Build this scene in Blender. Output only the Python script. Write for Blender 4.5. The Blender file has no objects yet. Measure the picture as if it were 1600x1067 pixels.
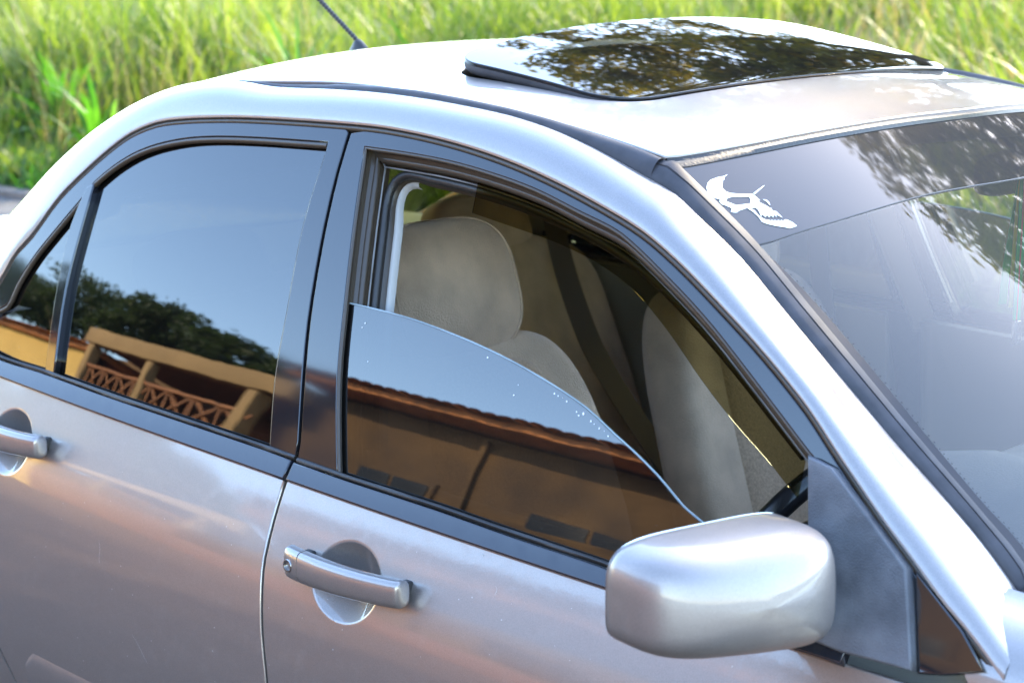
import bpy, math, random
import numpy as np
from mathutils import Vector, Matrix
from mathutils.geometry import delaunay_2d_cdt

random.seed(7); rng = np.random.default_rng(7)
scn = bpy.context.scene
COL = scn.collection

# ------------------------------------------------------------------ camera
CPOS = np.array([1.848, -2.274, 1.569]); YAW, PIT, ROL, FPX = .771, .206, -.007, 2816.0
_f = np.array([-math.sin(YAW)*math.cos(PIT), math.cos(YAW)*math.cos(PIT), -math.sin(PIT)])
_r = np.cross(_f, [0, 0, 1]); _r /= np.linalg.norm(_r); _u = np.cross(_r, _f)
_r, _u = math.cos(ROL)*_r+math.sin(ROL)*_u, -math.sin(ROL)*_r+math.cos(ROL)*_u
cd = bpy.data.cameras.new('camera'); cam = bpy.data.objects.new('camera', cd); COL.objects.link(cam)
cam.matrix_world = Matrix(((_r[0], _u[0], -_f[0], CPOS[0]), (_r[1], _u[1], -_f[1], CPOS[1]), (_r[2], _u[2], -_f[2], CPOS[2]), (0, 0, 0, 1)))
cd.sensor_width = 36; cd.lens = 36*FPX/1600; cd.clip_start = .05; cd.clip_end = 2000
cd.dof.use_dof = True; cd.dof.focus_distance = 2.35; cd.dof.aperture_fstop = 7.0
scn.camera = cam

# ------------------------------------------------------------------ light
SUN_AZ = math.radians(8)      # from +Y towards -X
SUN_EL = math.radians(33)
world = bpy.data.worlds.new('World'); scn.world = world; world.use_nodes = True
nt = world.node_tree; bg = nt.nodes['Background']
sky = nt.nodes.new('ShaderNodeTexSky'); sky.sky_type = 'NISHITA'; sky.sun_disc = False
sky.sun_elevation = SUN_EL; sky.sun_rotation = -SUN_AZ; sky.air_density = 1.0; sky.dust_density = .6; sky.ozone_density = 1.9
nt.links.new(sky.outputs[0], bg.inputs[0]); bg.inputs[1].default_value = .15
sl = bpy.data.lights.new('sun', 'SUN'); sun = bpy.data.objects.new('sun', sl); COL.objects.link(sun)
sl.energy = 2.0; sl.angle = math.radians(.5); sl.color = (1, .83, .57)
sd = Vector((-math.sin(SUN_AZ)*math.cos(SUN_EL), math.cos(SUN_AZ)*math.cos(SUN_EL), math.sin(SUN_EL)))
sun.rotation_euler = sd.to_track_quat('Z', 'Y').to_euler()
scn.view_settings.view_transform = 'Standard'; scn.view_settings.look = 'None'
scn.view_settings.exposure = 3.28; scn.view_settings.gamma = 1
scn.cycles.max_bounces = 10; scn.cycles.transparent_max_bounces = 12; scn.cycles.glossy_bounces = 6

# ------------------------------------------------------------------ materials
def newmat(name):
    m = bpy.data.materials.new(name); m.use_nodes = True
    return m, m.node_tree, m.node_tree.nodes['Principled BSDF']

def mat(name, col, rough=.5, metal=0, coat=0, bump=0, bscale=200, vary=0, vscale=8, spec=.5, coatr=.03, col2=None, sheen=0, transl=None):
    m, t, b = newmat(name)
    b.inputs['Base Color'].default_value = (*col, 1); b.inputs['Roughness'].default_value = rough
    b.inputs['Metallic'].default_value = metal; b.inputs['Coat Weight'].default_value = coat
    b.inputs['Coat Roughness'].default_value = coatr; b.inputs['Specular IOR Level'].default_value = spec
    b.inputs['Sheen Weight'].default_value = sheen
    tc = t.nodes.new('ShaderNodeTexCoord')
    if vary or col2:
        n = t.nodes.new('ShaderNodeTexNoise'); n.inputs['Scale'].default_value = vscale; n.inputs['Detail'].default_value = 6
        t.links.new(tc.outputs['Object'], n.inputs['Vector'])
        r = t.nodes.new('ShaderNodeValToRGB'); t.links.new(n.outputs['Fac'], r.inputs[0])
        c2 = col2 or tuple(c*(1+vary) for c in col); c1 = col if col2 else tuple(c*(1-vary) for c in col)
        r.color_ramp.elements[0].position = .35; r.color_ramp.elements[1].position = .65
        r.color_ramp.elements[0].color = (*c1, 1); r.color_ramp.elements[1].color = (*c2, 1)
        t.links.new(r.outputs[0], b.inputs['Base Color'])
    if bump:
        n = t.nodes.new('ShaderNodeTexNoise'); n.inputs['Scale'].default_value = bscale; n.inputs['Detail'].default_value = 3
        t.links.new(tc.outputs['Object'], n.inputs['Vector'])
        bp = t.nodes.new('ShaderNodeBump'); bp.inputs['Strength'].default_value = bump; bp.inputs['Distance'].default_value = .002
        t.links.new(n.outputs['Fac'], bp.inputs['Height']); t.links.new(bp.outputs[0], b.inputs['Normal'])
    if transl:
        out = t.nodes['Material Output']; mx = t.nodes.new('ShaderNodeMixShader'); tr = t.nodes.new('ShaderNodeBsdfTranslucent')
        tr.inputs[0].default_value = (*transl, 1); mx.inputs[0].default_value = .45
        t.links.new(b.outputs[0], mx.inputs[1]); t.links.new(tr.outputs[0], mx.inputs[2]); t.links.new(mx.outputs[0], out.inputs[0])
    return m

def paint_mat():
    m, t, b = newmat('silver_paint')
    tc = t.nodes.new('ShaderNodeTexCoord')
    v = t.nodes.new('ShaderNodeTexVoronoi'); v.inputs['Scale'].default_value = 1400
    t.links.new(tc.outputs['Object'], v.inputs['Vector'])
    mr = t.nodes.new('ShaderNodeMapRange'); mr.inputs[3].default_value = .85; mr.inputs[4].default_value = 1.12
    t.links.new(v.outputs['Color'], mr.inputs[0])
    # dust: fine specks and soft smears
    d = t.nodes.new('ShaderNodeTexNoise'); d.inputs['Scale'].default_value = 55; d.inputs['Detail'].default_value = 10; d.inputs['Roughness'].default_value = .8
    t.links.new(tc.outputs['Object'], d.inputs['Vector'])
    dr = t.nodes.new('ShaderNodeMapRange'); dr.inputs[1].default_value = .52; dr.inputs[2].default_value = .78; dr.inputs[4].default_value = .5
    t.links.new(d.outputs['Fac'], dr.inputs[0])
    base = t.nodes.new('ShaderNodeVectorMath'); base.operation = 'SCALE'; base.inputs[0].default_value = (.295, .256, .230)
    t.links.new(mr.outputs[0], base.inputs['Scale'])
    mix = t.nodes.new('ShaderNodeMix'); mix.data_type = 'RGBA'
    t.links.new(base.outputs[0], mix.inputs['A']); mix.inputs['B'].default_value = (.33, .28, .24, 1)
    t.links.new(dr.outputs[0], mix.inputs['Factor']); t.links.new(mix.outputs['Result'], b.inputs['Base Color'])
    met = t.nodes.new('ShaderNodeMapRange'); met.inputs[3].default_value = .72; met.inputs[4].default_value = .3
    t.links.new(dr.outputs[0], met.inputs[0]); t.links.new(met.outputs[0], b.inputs['Metallic'])
    b.inputs['Roughness'].default_value = .36
    b.inputs['Coat Weight'].default_value = 1
    b.inputs['Coat IOR'].default_value = 1.6
    cr = t.nodes.new('ShaderNodeMapRange'); cr.inputs[3].default_value = .035; cr.inputs[4].default_value = .4
    t.links.new(dr.outputs[0], cr.inputs[0]); t.links.new(cr.outputs[0], b.inputs['Coat Roughness'])
    # orange peel
    o = t.nodes.new('ShaderNodeTexNoise'); o.inputs['Scale'].default_value = 260
    t.links.new(tc.outputs['Object'], o.inputs['Vector'])
    bp = t.nodes.new('ShaderNodeBump'); bp.inputs['Strength'].default_value = .02; bp.inputs['Distance'].default_value = .0005
    t.links.new(o.outputs['Fac'], bp.inputs['Height']); t.links.new(bp.outputs[0], b.inputs['Normal']); t.links.new(bp.outputs[0], b.inputs['Coat Normal'])
    return m

def glass_mat(name, tint, ior=1.55, rough=0, dust_haze=.02, dcol=(.5, .48, .45)):
    m, t, b = newmat(name); t.nodes.remove(b); out = t.nodes['Material Output']
    tr = t.nodes.new('ShaderNodeBsdfTransparent'); tr.inputs[0].default_value = (*tint, 1)
    gl = t.nodes.new('ShaderNodeBsdfGlossy'); gl.inputs['Roughness'].default_value = rough
    fr = t.nodes.new('ShaderNodeFresnel'); fr.inputs[0].default_value = ior
    mx = t.nodes.new('ShaderNodeMixShader')
    t.links.new(fr.outputs[0], mx.inputs[0]); t.links.new(tr.outputs[0], mx.inputs[1]); t.links.new(gl.outputs[0], mx.inputs[2])
    tc = t.nodes.new('ShaderNodeTexCoord')
    n = t.nodes.new('ShaderNodeTexNoise'); n.inputs['Scale'].default_value = 230; n.inputs['Detail'].default_value = 4; n.inputs['Roughness'].default_value = .7
    t.links.new(tc.outputs['Object'], n.inputs['Vector'])
    mr = t.nodes.new('ShaderNodeMapRange'); mr.inputs[1].default_value = .70; mr.inputs[2].default_value = .80; mr.inputs[3].default_value = dust_haze; mr.inputs[4].default_value = .35
    t.links.new(n.outputs['Fac'], mr.inputs[0])
    df = t.nodes.new('ShaderNodeBsdfDiffuse'); df.inputs[0].default_value = (*dcol, 1)
    m2 = t.nodes.new('ShaderNodeMixShader'); t.links.new(mr.outputs[0], m2.inputs[0])
    t.links.new(mx.outputs[0], m2.inputs[1]); t.links.new(df.outputs[0], m2.inputs[2]); t.links.new(m2.outputs[0], out.inputs[0])
    # faint waviness of tempered glass
    w = t.nodes.new('ShaderNodeTexNoise'); w.inputs['Scale'].default_value = 9
    t.links.new(tc.outputs['Object'], w.inputs['Vector'])
    bp = t.nodes.new('ShaderNodeBump'); bp.inputs['Strength'].default_value = .006; bp.inputs['Distance'].default_value = .02
    t.links.new(w.outputs['Fac'], bp.inputs['Height']); t.links.new(bp.outputs[0], gl.inputs['Normal'])
    return m

M = {}
M['paint'] = paint_mat()
M['paint_mirror'] = M['paint'].copy(); M['paint_mirror'].name = 'silver_paint_on_plastic'
M['paint_mirror'].node_tree.nodes['Principled BSDF'].inputs['Roughness'].default_value = .46
M['paint_mirror'].node_tree.nodes['Principled BSDF'].inputs['Coat Weight'].default_value = .5
M['black_gloss'] = mat('black_gloss_trim', (.012, .012, .014), .06, 0, .3, spec=.6, coatr=.03)
M['belt'] = mat('black_belt_trim', (.014, .015, .02), .17, spec=.8, bump=.05, bscale=600)
M['rubber'] = mat('dark_rubber', (.02, .017, .014), .45, bump=.3, bscale=300)
M['seal'] = mat('brown_black_seal', (.045, .032, .02), .35, bump=.2, bscale=200)
M['mould'] = mat('grey_black_moulding', (.045, .041, .044), .62, vary=.2, vscale=30, spec=.35)
M['sail'] = mat('weathered_grey_plastic', (.05, .05, .056), .55, bump=.5, bscale=500, col2=(.13, .13, .14), vscale=14)
M['chrome'] = mat('bright_metal', (.7, .7, .68), .12, 1)
M['glass_dark'] = glass_mat('dark_tinted_glass', (.03, .03, .03), 2.0, dust_haze=.004)
M['glass_front'] = glass_mat('tinted_door_glass', (.05, .045, .04), 2.0, dust_haze=.006)
M['glass_roof'] = glass_mat('sunroof_glass', (.03, .03, .028), 1.5, dust_haze=.01)
M['glass_wind'] = glass_mat('windscreen_glass', (.84, .86, .80), 1.55, dust_haze=.08, dcol=(.55, .47, .38))  # diffuse share lifted beyond real dust: milky haze mixed into the colour
M['glass_band'] = glass_mat('windscreen_tint_band', (.06, .055, .055), 1.6, rough=.03, dust_haze=.10, dcol=(.52, .42, .36))  # same pale haze mixed into the colour of the band
M['glass_far'] = glass_mat('far_side_glass', (.50, .46, .33), 1.5, dust_haze=.004)
M['strip_tint'] = glass_mat('olive_see_through', (.44, .36, .18), 1.04, dust_haze=.0)
M['glass_rear'] = glass_mat('olive_rear_glass', (.24, .20, .075), 1.5, dust_haze=.01)
M['frit'] = mat('ceramic_black_edge', (.02, .018, .02), .4, spec=.3)
M['fabric'] = mat('beige_velour', (.55, .40, .275), .95, vary=.16, vscale=14, bump=.9, bscale=420, sheen=.4)
M['fabric2'] = mat('beige_weave', (.46, .32, .21), .95, vary=.2, vscale=260, bump=.9, bscale=320, sheen=.3)
M['trim'] = mat('beige_plastic', (.42, .38, .30), .6, bump=.3, bscale=500)
M['trimlight'] = mat('pale_grey_plastic', (.36, .34, .31), .6, bump=.2, bscale=400)
M['carpet'] = mat('beige_carpet', (.20, .165, .125), .95, bump=.5, bscale=500)
M['dash'] = mat('grey_dash_plastic', (.10, .10, .105), .7, bump=.6, bscale=350, vary=.1)
M['belt_web'] = mat('taupe_seat_belt', (.14, .11, .085), .7, bump=.5, bscale=600)
M['wheelrim'] = mat('black_steering_leather', (.012, .011, .012), .22, spec=.7)
M['white_vinyl'] = mat('white_vinyl', (.85, .85, .84), .5)
M['tyre'] = mat('tyre_rubber', (.02, .02, .02), .8)
M['alloy'] = mat('alloy_rim', (.5, .5, .5), .35, .9)
M['bead'] = mat('dull_seal_bead', (.16, .15, .14), .35)
M['lock'] = mat('lock_metal', (.45, .44, .42), .25, 1)
M['mirrorglass'] = mat('mirror_glass', (.8, .8, .8), .02, 1)
M['under'] = mat('underbody', (.015, .015, .015), .9)
M['orange'] = mat('amber_plastic', (.6, .2, .03), .3)

# ------------------------------------------------------------------ object helpers
def tag(o, label=None, cat=None, group=None, kind=None):
    if label: o['label'] = label
    if cat: o['category'] = cat
    if group: o['group'] = group
    if kind: o['kind'] = kind
    return o

def mesh(name, verts, faces, m, parent=None, normals=None, smooth=True, sharp=None, mirror=False, mats=None, fmat=None):
    verts = np.asarray(verts, float).copy()
    if mirror:
        verts[:, 1] *= -1; faces = [tuple(reversed(f)) for f in faces]
        if normals is not None:
            normals = np.asarray(normals).copy(); normals[:, 1] *= -1
    me = bpy.data.meshes.new(name); me.from_pydata(verts.tolist(), [], faces)
    me.materials.append(m)
    for x in (mats or []): me.materials.append(x)
    if fmat: me.polygons.foreach_set('material_index', fmat)
    if smooth: me.polygons.foreach_set('use_smooth', [True]*len(me.polygons))
    me.update()
    if sharp is not None: me.set_sharp_from_angle(angle=math.radians(sharp))
    if normals is not None: me.normals_split_custom_set_from_vertices([tuple(n) for n in normals])
    o = bpy.data.objects.new(name, me); COL.objects.link(o)
    if parent is not None: o.parent = parent
    return o

def empty(name, loc=(0, 0, 0), parent=None):
    o = bpy.data.objects.new(name, None); o.location = loc; o.empty_display_size = .1; COL.objects.link(o)
    if parent is not None: o.parent = parent
    return o

def ray(px, py):
    d = (px-800)/FPX*_r - (py-533.5)/FPX*_u + _f
    return CPOS, d/np.linalg.norm(d)

def hit(px, py, g, t0=.5, t1=9.):
    o, d = ray(px, py); ts = np.linspace(t0, t1, 260); prev = g(o+d*ts[0])
    for i in range(1, len(ts)):
        v = g(o+d*ts[i])
        if prev < 0 <= v:
            a, b = ts[i-1], ts[i]
            for _ in range(30):
                c = (a+b)/2
                if g(o+d*c) < 0: a = c
                else: b = c
            return o+d*a
        prev = v
    raise ValueError(('miss', px, py))

def at_y(px, py, y):
    o, d = ray(px, py); return o+d*((y-o[1])/d[1])

# side of the body: half width as a function of (x, z)
def hw(x, z):
    d = z-(.907-.033*x)
    if d >= 0: r = .797-.30*d-.2*d*d
    else:
        e = -d; r = .797+(.43*e if e < .108 else .04644+.43*.06*(1-math.exp(-(e-.108)/.06)))-.35*max(0, e-.3)**2
    if x > 0: r -= .035*x*x
    if x < -.3: r -= .04*(x+.3)**2
    return r
def roofz(x, y): return 1.445-.135*(x+.25)**2-.14*y*y-(.6*(x+.45)**2*(.12+.88*min(1.2, (y/.53)**2)) if x < -.45 else 0)
def windx(y, z): return .443+.105*(1-(y/.555)**2)+(1.338-z)*1.45
g_side = lambda p: p[1]+hw(p[0], p[2])
g_roof = lambda p: roofz(p[0], p[1])-p[2]
g_wind = lambda p: windx(p[1], p[2])-p[0]
g_U = lambda p: p[1]+.57+.15*(1.395-p[2])

class Surf:
    def __init__(s, base): s.base = base; s.dimples = []
    def raw(s, u, v): return np.array(s.base(u, v))
    def N0(s, u, v):
        e = 1e-3; a = s.raw(u+e, v)-s.raw(u-e, v); b = s.raw(u, v+e)-s.raw(u, v-e)
        n = np.cross(a, b); return n/np.linalg.norm(n)*s.sign
    def P(s, u, v, off=0):
        d = 0
        for (cu, cv, ru, rv, dep) in s.dimples:
            r2 = ((u-cu)/ru)**2+((v-cv)/rv)**2
            if r2 < 1: d += dep*(1-r2)
        return s.raw(u, v)+s.N0(u, v)*(off-d)
    def N(s, u, v):
        e = 1.5e-3; a = s.P(u+e, v)-s.P(u-e, v); b = s.P(u, v+e)-s.P(u, v-e)
        n = np.cross(a, b); return n/np.linalg.norm(n)*s.sign
SIDE = Surf(lambda u, v: (u, -hw(u, v), v)); SIDE.sign = 1     # (du x dv) of (x, z) points to -y
DOOR = Surf(lambda u, v: (u, -hw(u, v), v)); DOOR.sign = 1
BELT = Surf(lambda u, v: (u, -hw(u, v)-.30*max(0, .922-.035*u-v), v)); BELT.sign = 1
ROOF = Surf(lambda u, v: (u, v, roofz(u, v))); ROOF.sign = 1
WIND = Surf(lambda u, v: (windx(u, v), u, v)); WIND.sign = 1
assert SIDE.N0(0, 1.1)[1] < 0 and ROOF.N0(0, 0)[2] > 0 and WIND.N0(0, 1.1)[0] > 0

def spline(pts, step=.02, closed=False, corners=()):
    """Catmull-Rom through pts (any dimension); 'corners' are indices kept sharp."""
    P = [np.asarray(p, float) for p in pts]; n = len(P); out = []
    segs = n if closed else n-1
    for i in range(segs):
        p1 = P[i]; p2 = P[(i+1) % n]
        p0 = P[i-1] if (closed or i > 0) else 2*p1-p2
        p3 = P[(i+2) % n] if (closed or i+2 < n) else 2*p2-p1
        L = np.linalg.norm(p2-p1)
        if i in corners or L < 1e-9: m1 = (p2-p1)
        else:
            d = p1-p0; k = min(1, L/max(1e-9, np.linalg.norm(d))); m1 = .5*(d*k+(p2-p1))
        if (i+1) % n in corners: m2 = (p2-p1)
        else:
            d = p3-p2; k = min(1, L/max(1e-9, np.linalg.norm(d))); m2 = .5*((p2-p1)+d*k)
        k = max(1, int(round(L/step)))
        for j in range(k):
            t = j/k; a = 2*t**3-3*t**2+1; b = t**3-2*t**2+t; c = -2*t**3+3*t**2; e = t**3-t**2
            out.append(a*p1+b*m1+c*p2+e*m2)
    if not closed: out.append(P[-1])
    return out

def polyarea(p): return .5*sum(p[i][0]*p[(i+1) % len(p)][1]-p[(i+1) % len(p)][0]*p[i][1] for i in range(len(p)))
def offset_closed(p, d):
    """move a CCW polygon inward by d"""
    n = len(p); out = []
    for i in range(n):
        a = p[i]-p[i-1]; b = p[(i+1) % n]-p[i]
        a = a/max(1e-9, np.linalg.norm(a)); b = b/max(1e-9, np.linalg.norm(b))
        na = np.array([-a[1], a[0]]); nb = np.array([-b[1], b[0]]); m = na+nb; l = np.linalg.norm(m)
        m = m/l if l > .2 else na
        out.append(p[i]+m*d/max(.55, m.dot(na)))
    return out
def offset_open(p, d):
    out = []
    for i in range(len(p)):
        t = p[min(i+1, len(p)-1)]-p[max(i-1, 0)]; t = t/max(1e-9, np.linalg.norm(t)); out.append(p[i]+np.array([-t[1], t[0]])*d)
    return out
def inside(pts, poly):
    pts = np.asarray(pts); x, y = pts[:, 0], pts[:, 1]; r = np.zeros(len(pts), bool); n = len(poly)
    for i in range(n):
        x1, y1 = poly[i]; x2, y2 = poly[(i+1) % n]
        if y1 == y2: continue
        c = ((y1 > y) != (y2 > y)) & (x < (x2-x1)*(y-y1)/(y2-y1)+x1); r ^= c
    return r

def panel(name, surf, outline, m, parent=None, r=.002, depth=.01, off=0, spacing=.035, holes=(), mirror=False, extra=(), label=None):
    """sheet with rolled edges and returned flange, lying on surf; outline in (u, v)"""
    loops = []
    o = [np.asarray(p, float) for p in outline]
    if polyarea(o) < 0: o = o[::-1]
    loops.append(o)
    for hle in holes:
        hh = [np.asarray(p, float) for p in hle]
        if polyarea(hh) > 0: hh = hh[::-1]
        loops.append(hh)
    V = []; Nn = []; F = []; cv = []; ce = []
    inner_loops = []
    for lp in loops:
        inn = offset_closed(lp, r); midl = offset_closed(lp, r*.3)
        n = len(lp); base = len(V)
        for p in inn: V.append(surf.P(*p, off)); Nn.append(surf.N(*p))
        lat = []
        for i, (p, q) in enumerate(zip(lp, inn)):
            P0 = surf.raw(*p); Q0 = surf.raw(*q); l = P0-Q0; lat.append(l/max(1e-9, np.linalg.norm(l)))
        for p, l in zip(midl, lat):
            nn = surf.N0(*p); V.append(surf.P(*p, off-r*.3)); k = nn+l; Nn.append(k/np.linalg.norm(k))
        for p, l in zip(lp, lat): V.append(surf.P(*p, off-r)); Nn.append(l)
        for p, l in zip(lp, lat): V.append(surf.P(*p, off-r-depth)); Nn.append(l)
        for k in range(3):
            for i in range(n):
                j = (i+1) % n; a = base+k*n
                F.append((a+i, a+n+i, a+n+j, a+j))
        c0 = len(cv)
        for i, p in enumerate(inn): cv.append((base+i, p))
        for i in range(n): ce.append((c0+i, c0+(i+1) % n))
        inner_loops.append(inn)
    # interior points
    oi = np.array(inner_loops[0]); lo = oi.min(0); hi = oi.max(0)
    gx = np.arange(lo[0]+spacing*.5, hi[0], spacing); gy = np.arange(lo[1]+spacing*.5, hi[1], spacing)
    pts = np.array([(x, y) for x in gx for y in gy]) if len(gx) and len(gy) else np.zeros((0, 2))
    if len(extra):
        ex = np.asarray(extra)
        if len(pts):
            d = np.min(np.linalg.norm(pts[:, None]-ex[None], axis=2), axis=1); pts = pts[d > .5*spacing*.6]
        pts = np.vstack([pts, ex]) if len(pts) else ex
    if len(pts):
        k = inside(pts, inner_loops[0])
        for il in inner_loops[1:]: k &= ~inside(pts, il)
        pts = pts[k]
    if len(pts):
        allp = np.vstack([np.array(il) for il in inner_loops])
        d = np.min(np.linalg.norm(pts[:, None]-allp[None], axis=2), axis=1); pts = pts[d > min(.3*spacing, .006)]
    idx = [c[0] for c in cv]; co = [Vector(c[1]) for c in cv]
    for p in pts:
        idx.append(len(V)); co.append(Vector(p)); V.append(surf.P(*p, off)); Nn.append(surf.N(*p))
    res = delaunay_2d_cdt(co, ce, [], 0, 1e-7)
    rv, rf, ov = res[0], res[2], res[3]
    cen = np.array([[sum(rv[i][0] for i in f)/len(f), sum(rv[i][1] for i in f)/len(f)] for f in rf])
    keep = inside(cen, inner_loops[0])
    for il in inner_loops[1:]: keep &= ~inside(cen, il)
    back = []
    for i, s in enumerate(ov):
        if s: back.append(idx[s[0]])
        else:
            back.append(len(V)); V.append(surf.P(rv[i][0], rv[i][1], off)); Nn.append(surf.N(rv[i][0], rv[i][1]))
    for f, kp in zip(rf, keep):
        if kp:
            f = [back[i] for i in f]
            a, b, c = (np.array(V[f[0]]), np.array(V[f[1]]), np.array(V[f[2]]))
            if np.cross(b-a, c-a).dot(Nn[f[0]]) < 0: f = f[::-1]
            F.append(tuple(f))
    ob = mesh(name, V, F, m, parent, normals=Nn, mirror=mirror)
    if label: ob['label'] = label
    return ob

def loft(name, rows, m, parent=None, mirror=False, closed=False, caps=False, flip=False, sharp=40, label=None):
    """rows: list of equally long point lists"""
    V = [p for r_ in rows for p in r_]; n = len(rows[0]); F = []
    for i in range(len(rows)-1):
        for j in range(n if closed else n-1):
            k = (j+1) % n; f = (i*n+j, i*n+k, (i+1)*n+k, (i+1)*n+j)
            F.append(f[::-1] if flip else f)
    if caps and closed:
        a = tuple(range(n)); b = tuple((len(rows)-1)*n+j for j in range(n))
        F.append(a if flip else a[::-1]); F.append(b[::-1] if flip else b)
    o = mesh(name, V, F, m, parent, sharp=sharp, mirror=mirror)
    if label: o['label'] = label
    return o

def tube(name, pts, rad, m, parent=None, n=8, mirror=False, closed=False, flat=1.0, label=None):
    P = [np.asarray(p, float) for p in pts]; rows = []; up = None; N_ = len(P)
    rads = rad if hasattr(rad, '__len__') else [rad]*N_
    for i in range(N_):
        if closed: t = P[(i+1) % N_]-P[i-1]
        else: t = P[min(i+1, N_-1)]-P[max(i-1, 0)]
        t = t/max(1e-9, np.linalg.norm(t))
        if up is None:
            up = np.array([0, 0, 1.]) if abs(t[2]) < .9 else np.array([1., 0, 0])
        up = up-t*up.dot(t); up /= np.linalg.norm(up); s = np.cross(t, up)
        rows.append([P[i]+rads[i]*(math.cos(a)*up*flat+math.sin(a)*s) for a in [2*math.pi*k/n for k in range(n)]])
    if closed: rows.append(rows[0])
    return loft(name, rows, m, parent, mirror, closed=True, caps=not closed, sharp=60, label=label)

def rbox(name, c, size, m, parent=None, r=.01, rot=None, seg=3, mirror=False, label=None, taper=None):
    """rounded box"""
    import bmesh
    bm = bmesh.new(); bmesh.ops.create_cube(bm, size=1)
    for v in bm.verts:
        k = 1
        if taper and v.co.z > 0: k = taper
        v.co = Vector((v.co.x*size[0]*k, v.co.y*size[1]*k, v.co.z*size[2]))
    if r > 0: bmesh.ops.bevel(bm, geom=bm.edges[:], offset=min(r, min(size)*.49), segments=seg, profile=.5, affect='EDGES')
    if rot is not None: bmesh.ops.rotate(bm, verts=bm.verts, cent=(0, 0, 0), matrix=rot.to_3x3())
    for v in bm.verts:
        v.co += Vector(c)
        if mirror: v.co.y *= -1
    if mirror: bmesh.ops.reverse_faces(bm, faces=bm.faces)
    me = bpy.data.meshes.new(name); bm.to_mesh(me); bm.free(); me.materials.append(m)
    me.polygons.foreach_set('use_smooth', [True]*len(me.polygons)); me.set_sharp_from_angle(angle=math.radians(50))
    o = bpy.data.objects.new(name, me); COL.objects.link(o)
    if parent is not None: o.parent = parent
    if label: o['label'] = label
    return o

def sq(t, e): return math.copysign(abs(t)**e, t)
def superell(name, c, size, m, parent=None, rot=None, e1=.5, e2=.5, nu=40, nv=24, warp=None, mirror=False, label=None):
    V = []; F = []
    for i in range(nv+1):
        la = -math.pi/2+math.pi*i/nv
        for j in range(nu):
            lo = 2*math.pi*j/nu
            p = Vector((sq(math.cos(la), e1)*sq(math.cos(lo), e2)*size[0], sq(math.cos(la), e1)*sq(math.sin(lo), e2)*size[1], sq(math.sin(la), e1)*size[2]))
            if warp: p = warp(p)
            if rot is not None: p = rot @ p
            V.append(tuple(p+Vector(c)))
    for i in range(nv):
        for j in range(nu):
            k = (j+1) % nu; F.append((i*nu+j, i*nu+k, (i+1)*nu+k, (i+1)*nu+j))
    o = mesh(name, V, F, m, parent, mirror=mirror)
    import bmesh
    bm = bmesh.new(); bm.from_mesh(o.data); bmesh.ops.remove_doubles(bm, verts=bm.verts, dist=1e-5); bm.to_mesh(o.data); bm.free()
    if label: o['label'] = label
    return o

def sidepts(px, off=0.): return [hit(x, y, lambda p: p[1]+hw(p[0], p[2])-off)[[0, 2]] for x, y in px]

# ------------------------------------------------------------------ traced curves of the car
Lpx = [(0, 434), (20, 397), (47, 367), (91, 307), (135, 263), (169, 233), (202, 209), (243, 192), (287, 186), (358, 184), (439, 187), (540, 194), (597, 200), (665, 213), (732, 231), (800, 255), (867, 285), (935, 321), (1002, 362), (1060, 412), (1127, 481), (1195, 556), (1262, 640), (1308, 711), (1383, 822), (1428, 882), (1473, 945), (1511, 989)]
L2 = sidepts(Lpx)
L2 = [np.array([-.93, .95]), np.array([-.885, 1.0])]+L2
L2 = [p for p in spline(L2+[np.array([1.05, .872])], .02)]
Upx = [(435, 135), (530, 139), (597, 144), (665, 153), (732, 165), (800, 180), (867, 202), (935, 233), (1002, 270), (1036, 289), (1060, 304), (1094, 337), (1161, 403), (1229, 485), (1296, 566), (1364, 647), (1407, 698), (1473, 772), (1541, 853), (1600, 935)]
U3 = [hit(x, y, g_U) for x, y in Upx]
U3 = [np.array(p) for p in [(-1.62, -.66, .90), (-1.45, -.63, .935), (-1.25, -.60, 1.0), (-1.05, -.585, 1.10)]]+[np.array((x, -.568, roofz(x, -.568)+.002)) for x in (-.88, -.80, -.72, -.63, -.55, -.47, -.40)]+U3+[np.array((1.06, -.652, .865))]
U3 = spline(U3, .02)
Mpx = [(530, 133), (597, 138), (665, 145), (732, 152), (800, 163), (867, 178), (901, 189), (969, 216), (1010, 234), (1036, 246)]
g_M = lambda p: p[1]+.545+.2*(1.40-p[2])
M3 = [hit(x, y, g_M) for x, y in Mpx]
for p in M3: p[2] = min(p[2], roofz(p[0], p[1])+.001)
U3a = np.array(U3); L2a = np.array(L2)
def Uat(x): return np.array([x, np.interp(x, U3a[:, 0], U3a[:, 1]), np.interp(x, U3a[:, 0], U3a[:, 2])])
def Lz(x): return float(np.interp(x, L2a[:, 0], L2a[:, 1]))

car = empty('saloon_car', (0, 0, 0))
tag(car, 'silver four-door saloon car, sunroof tilted, front window half down', 'car')

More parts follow.
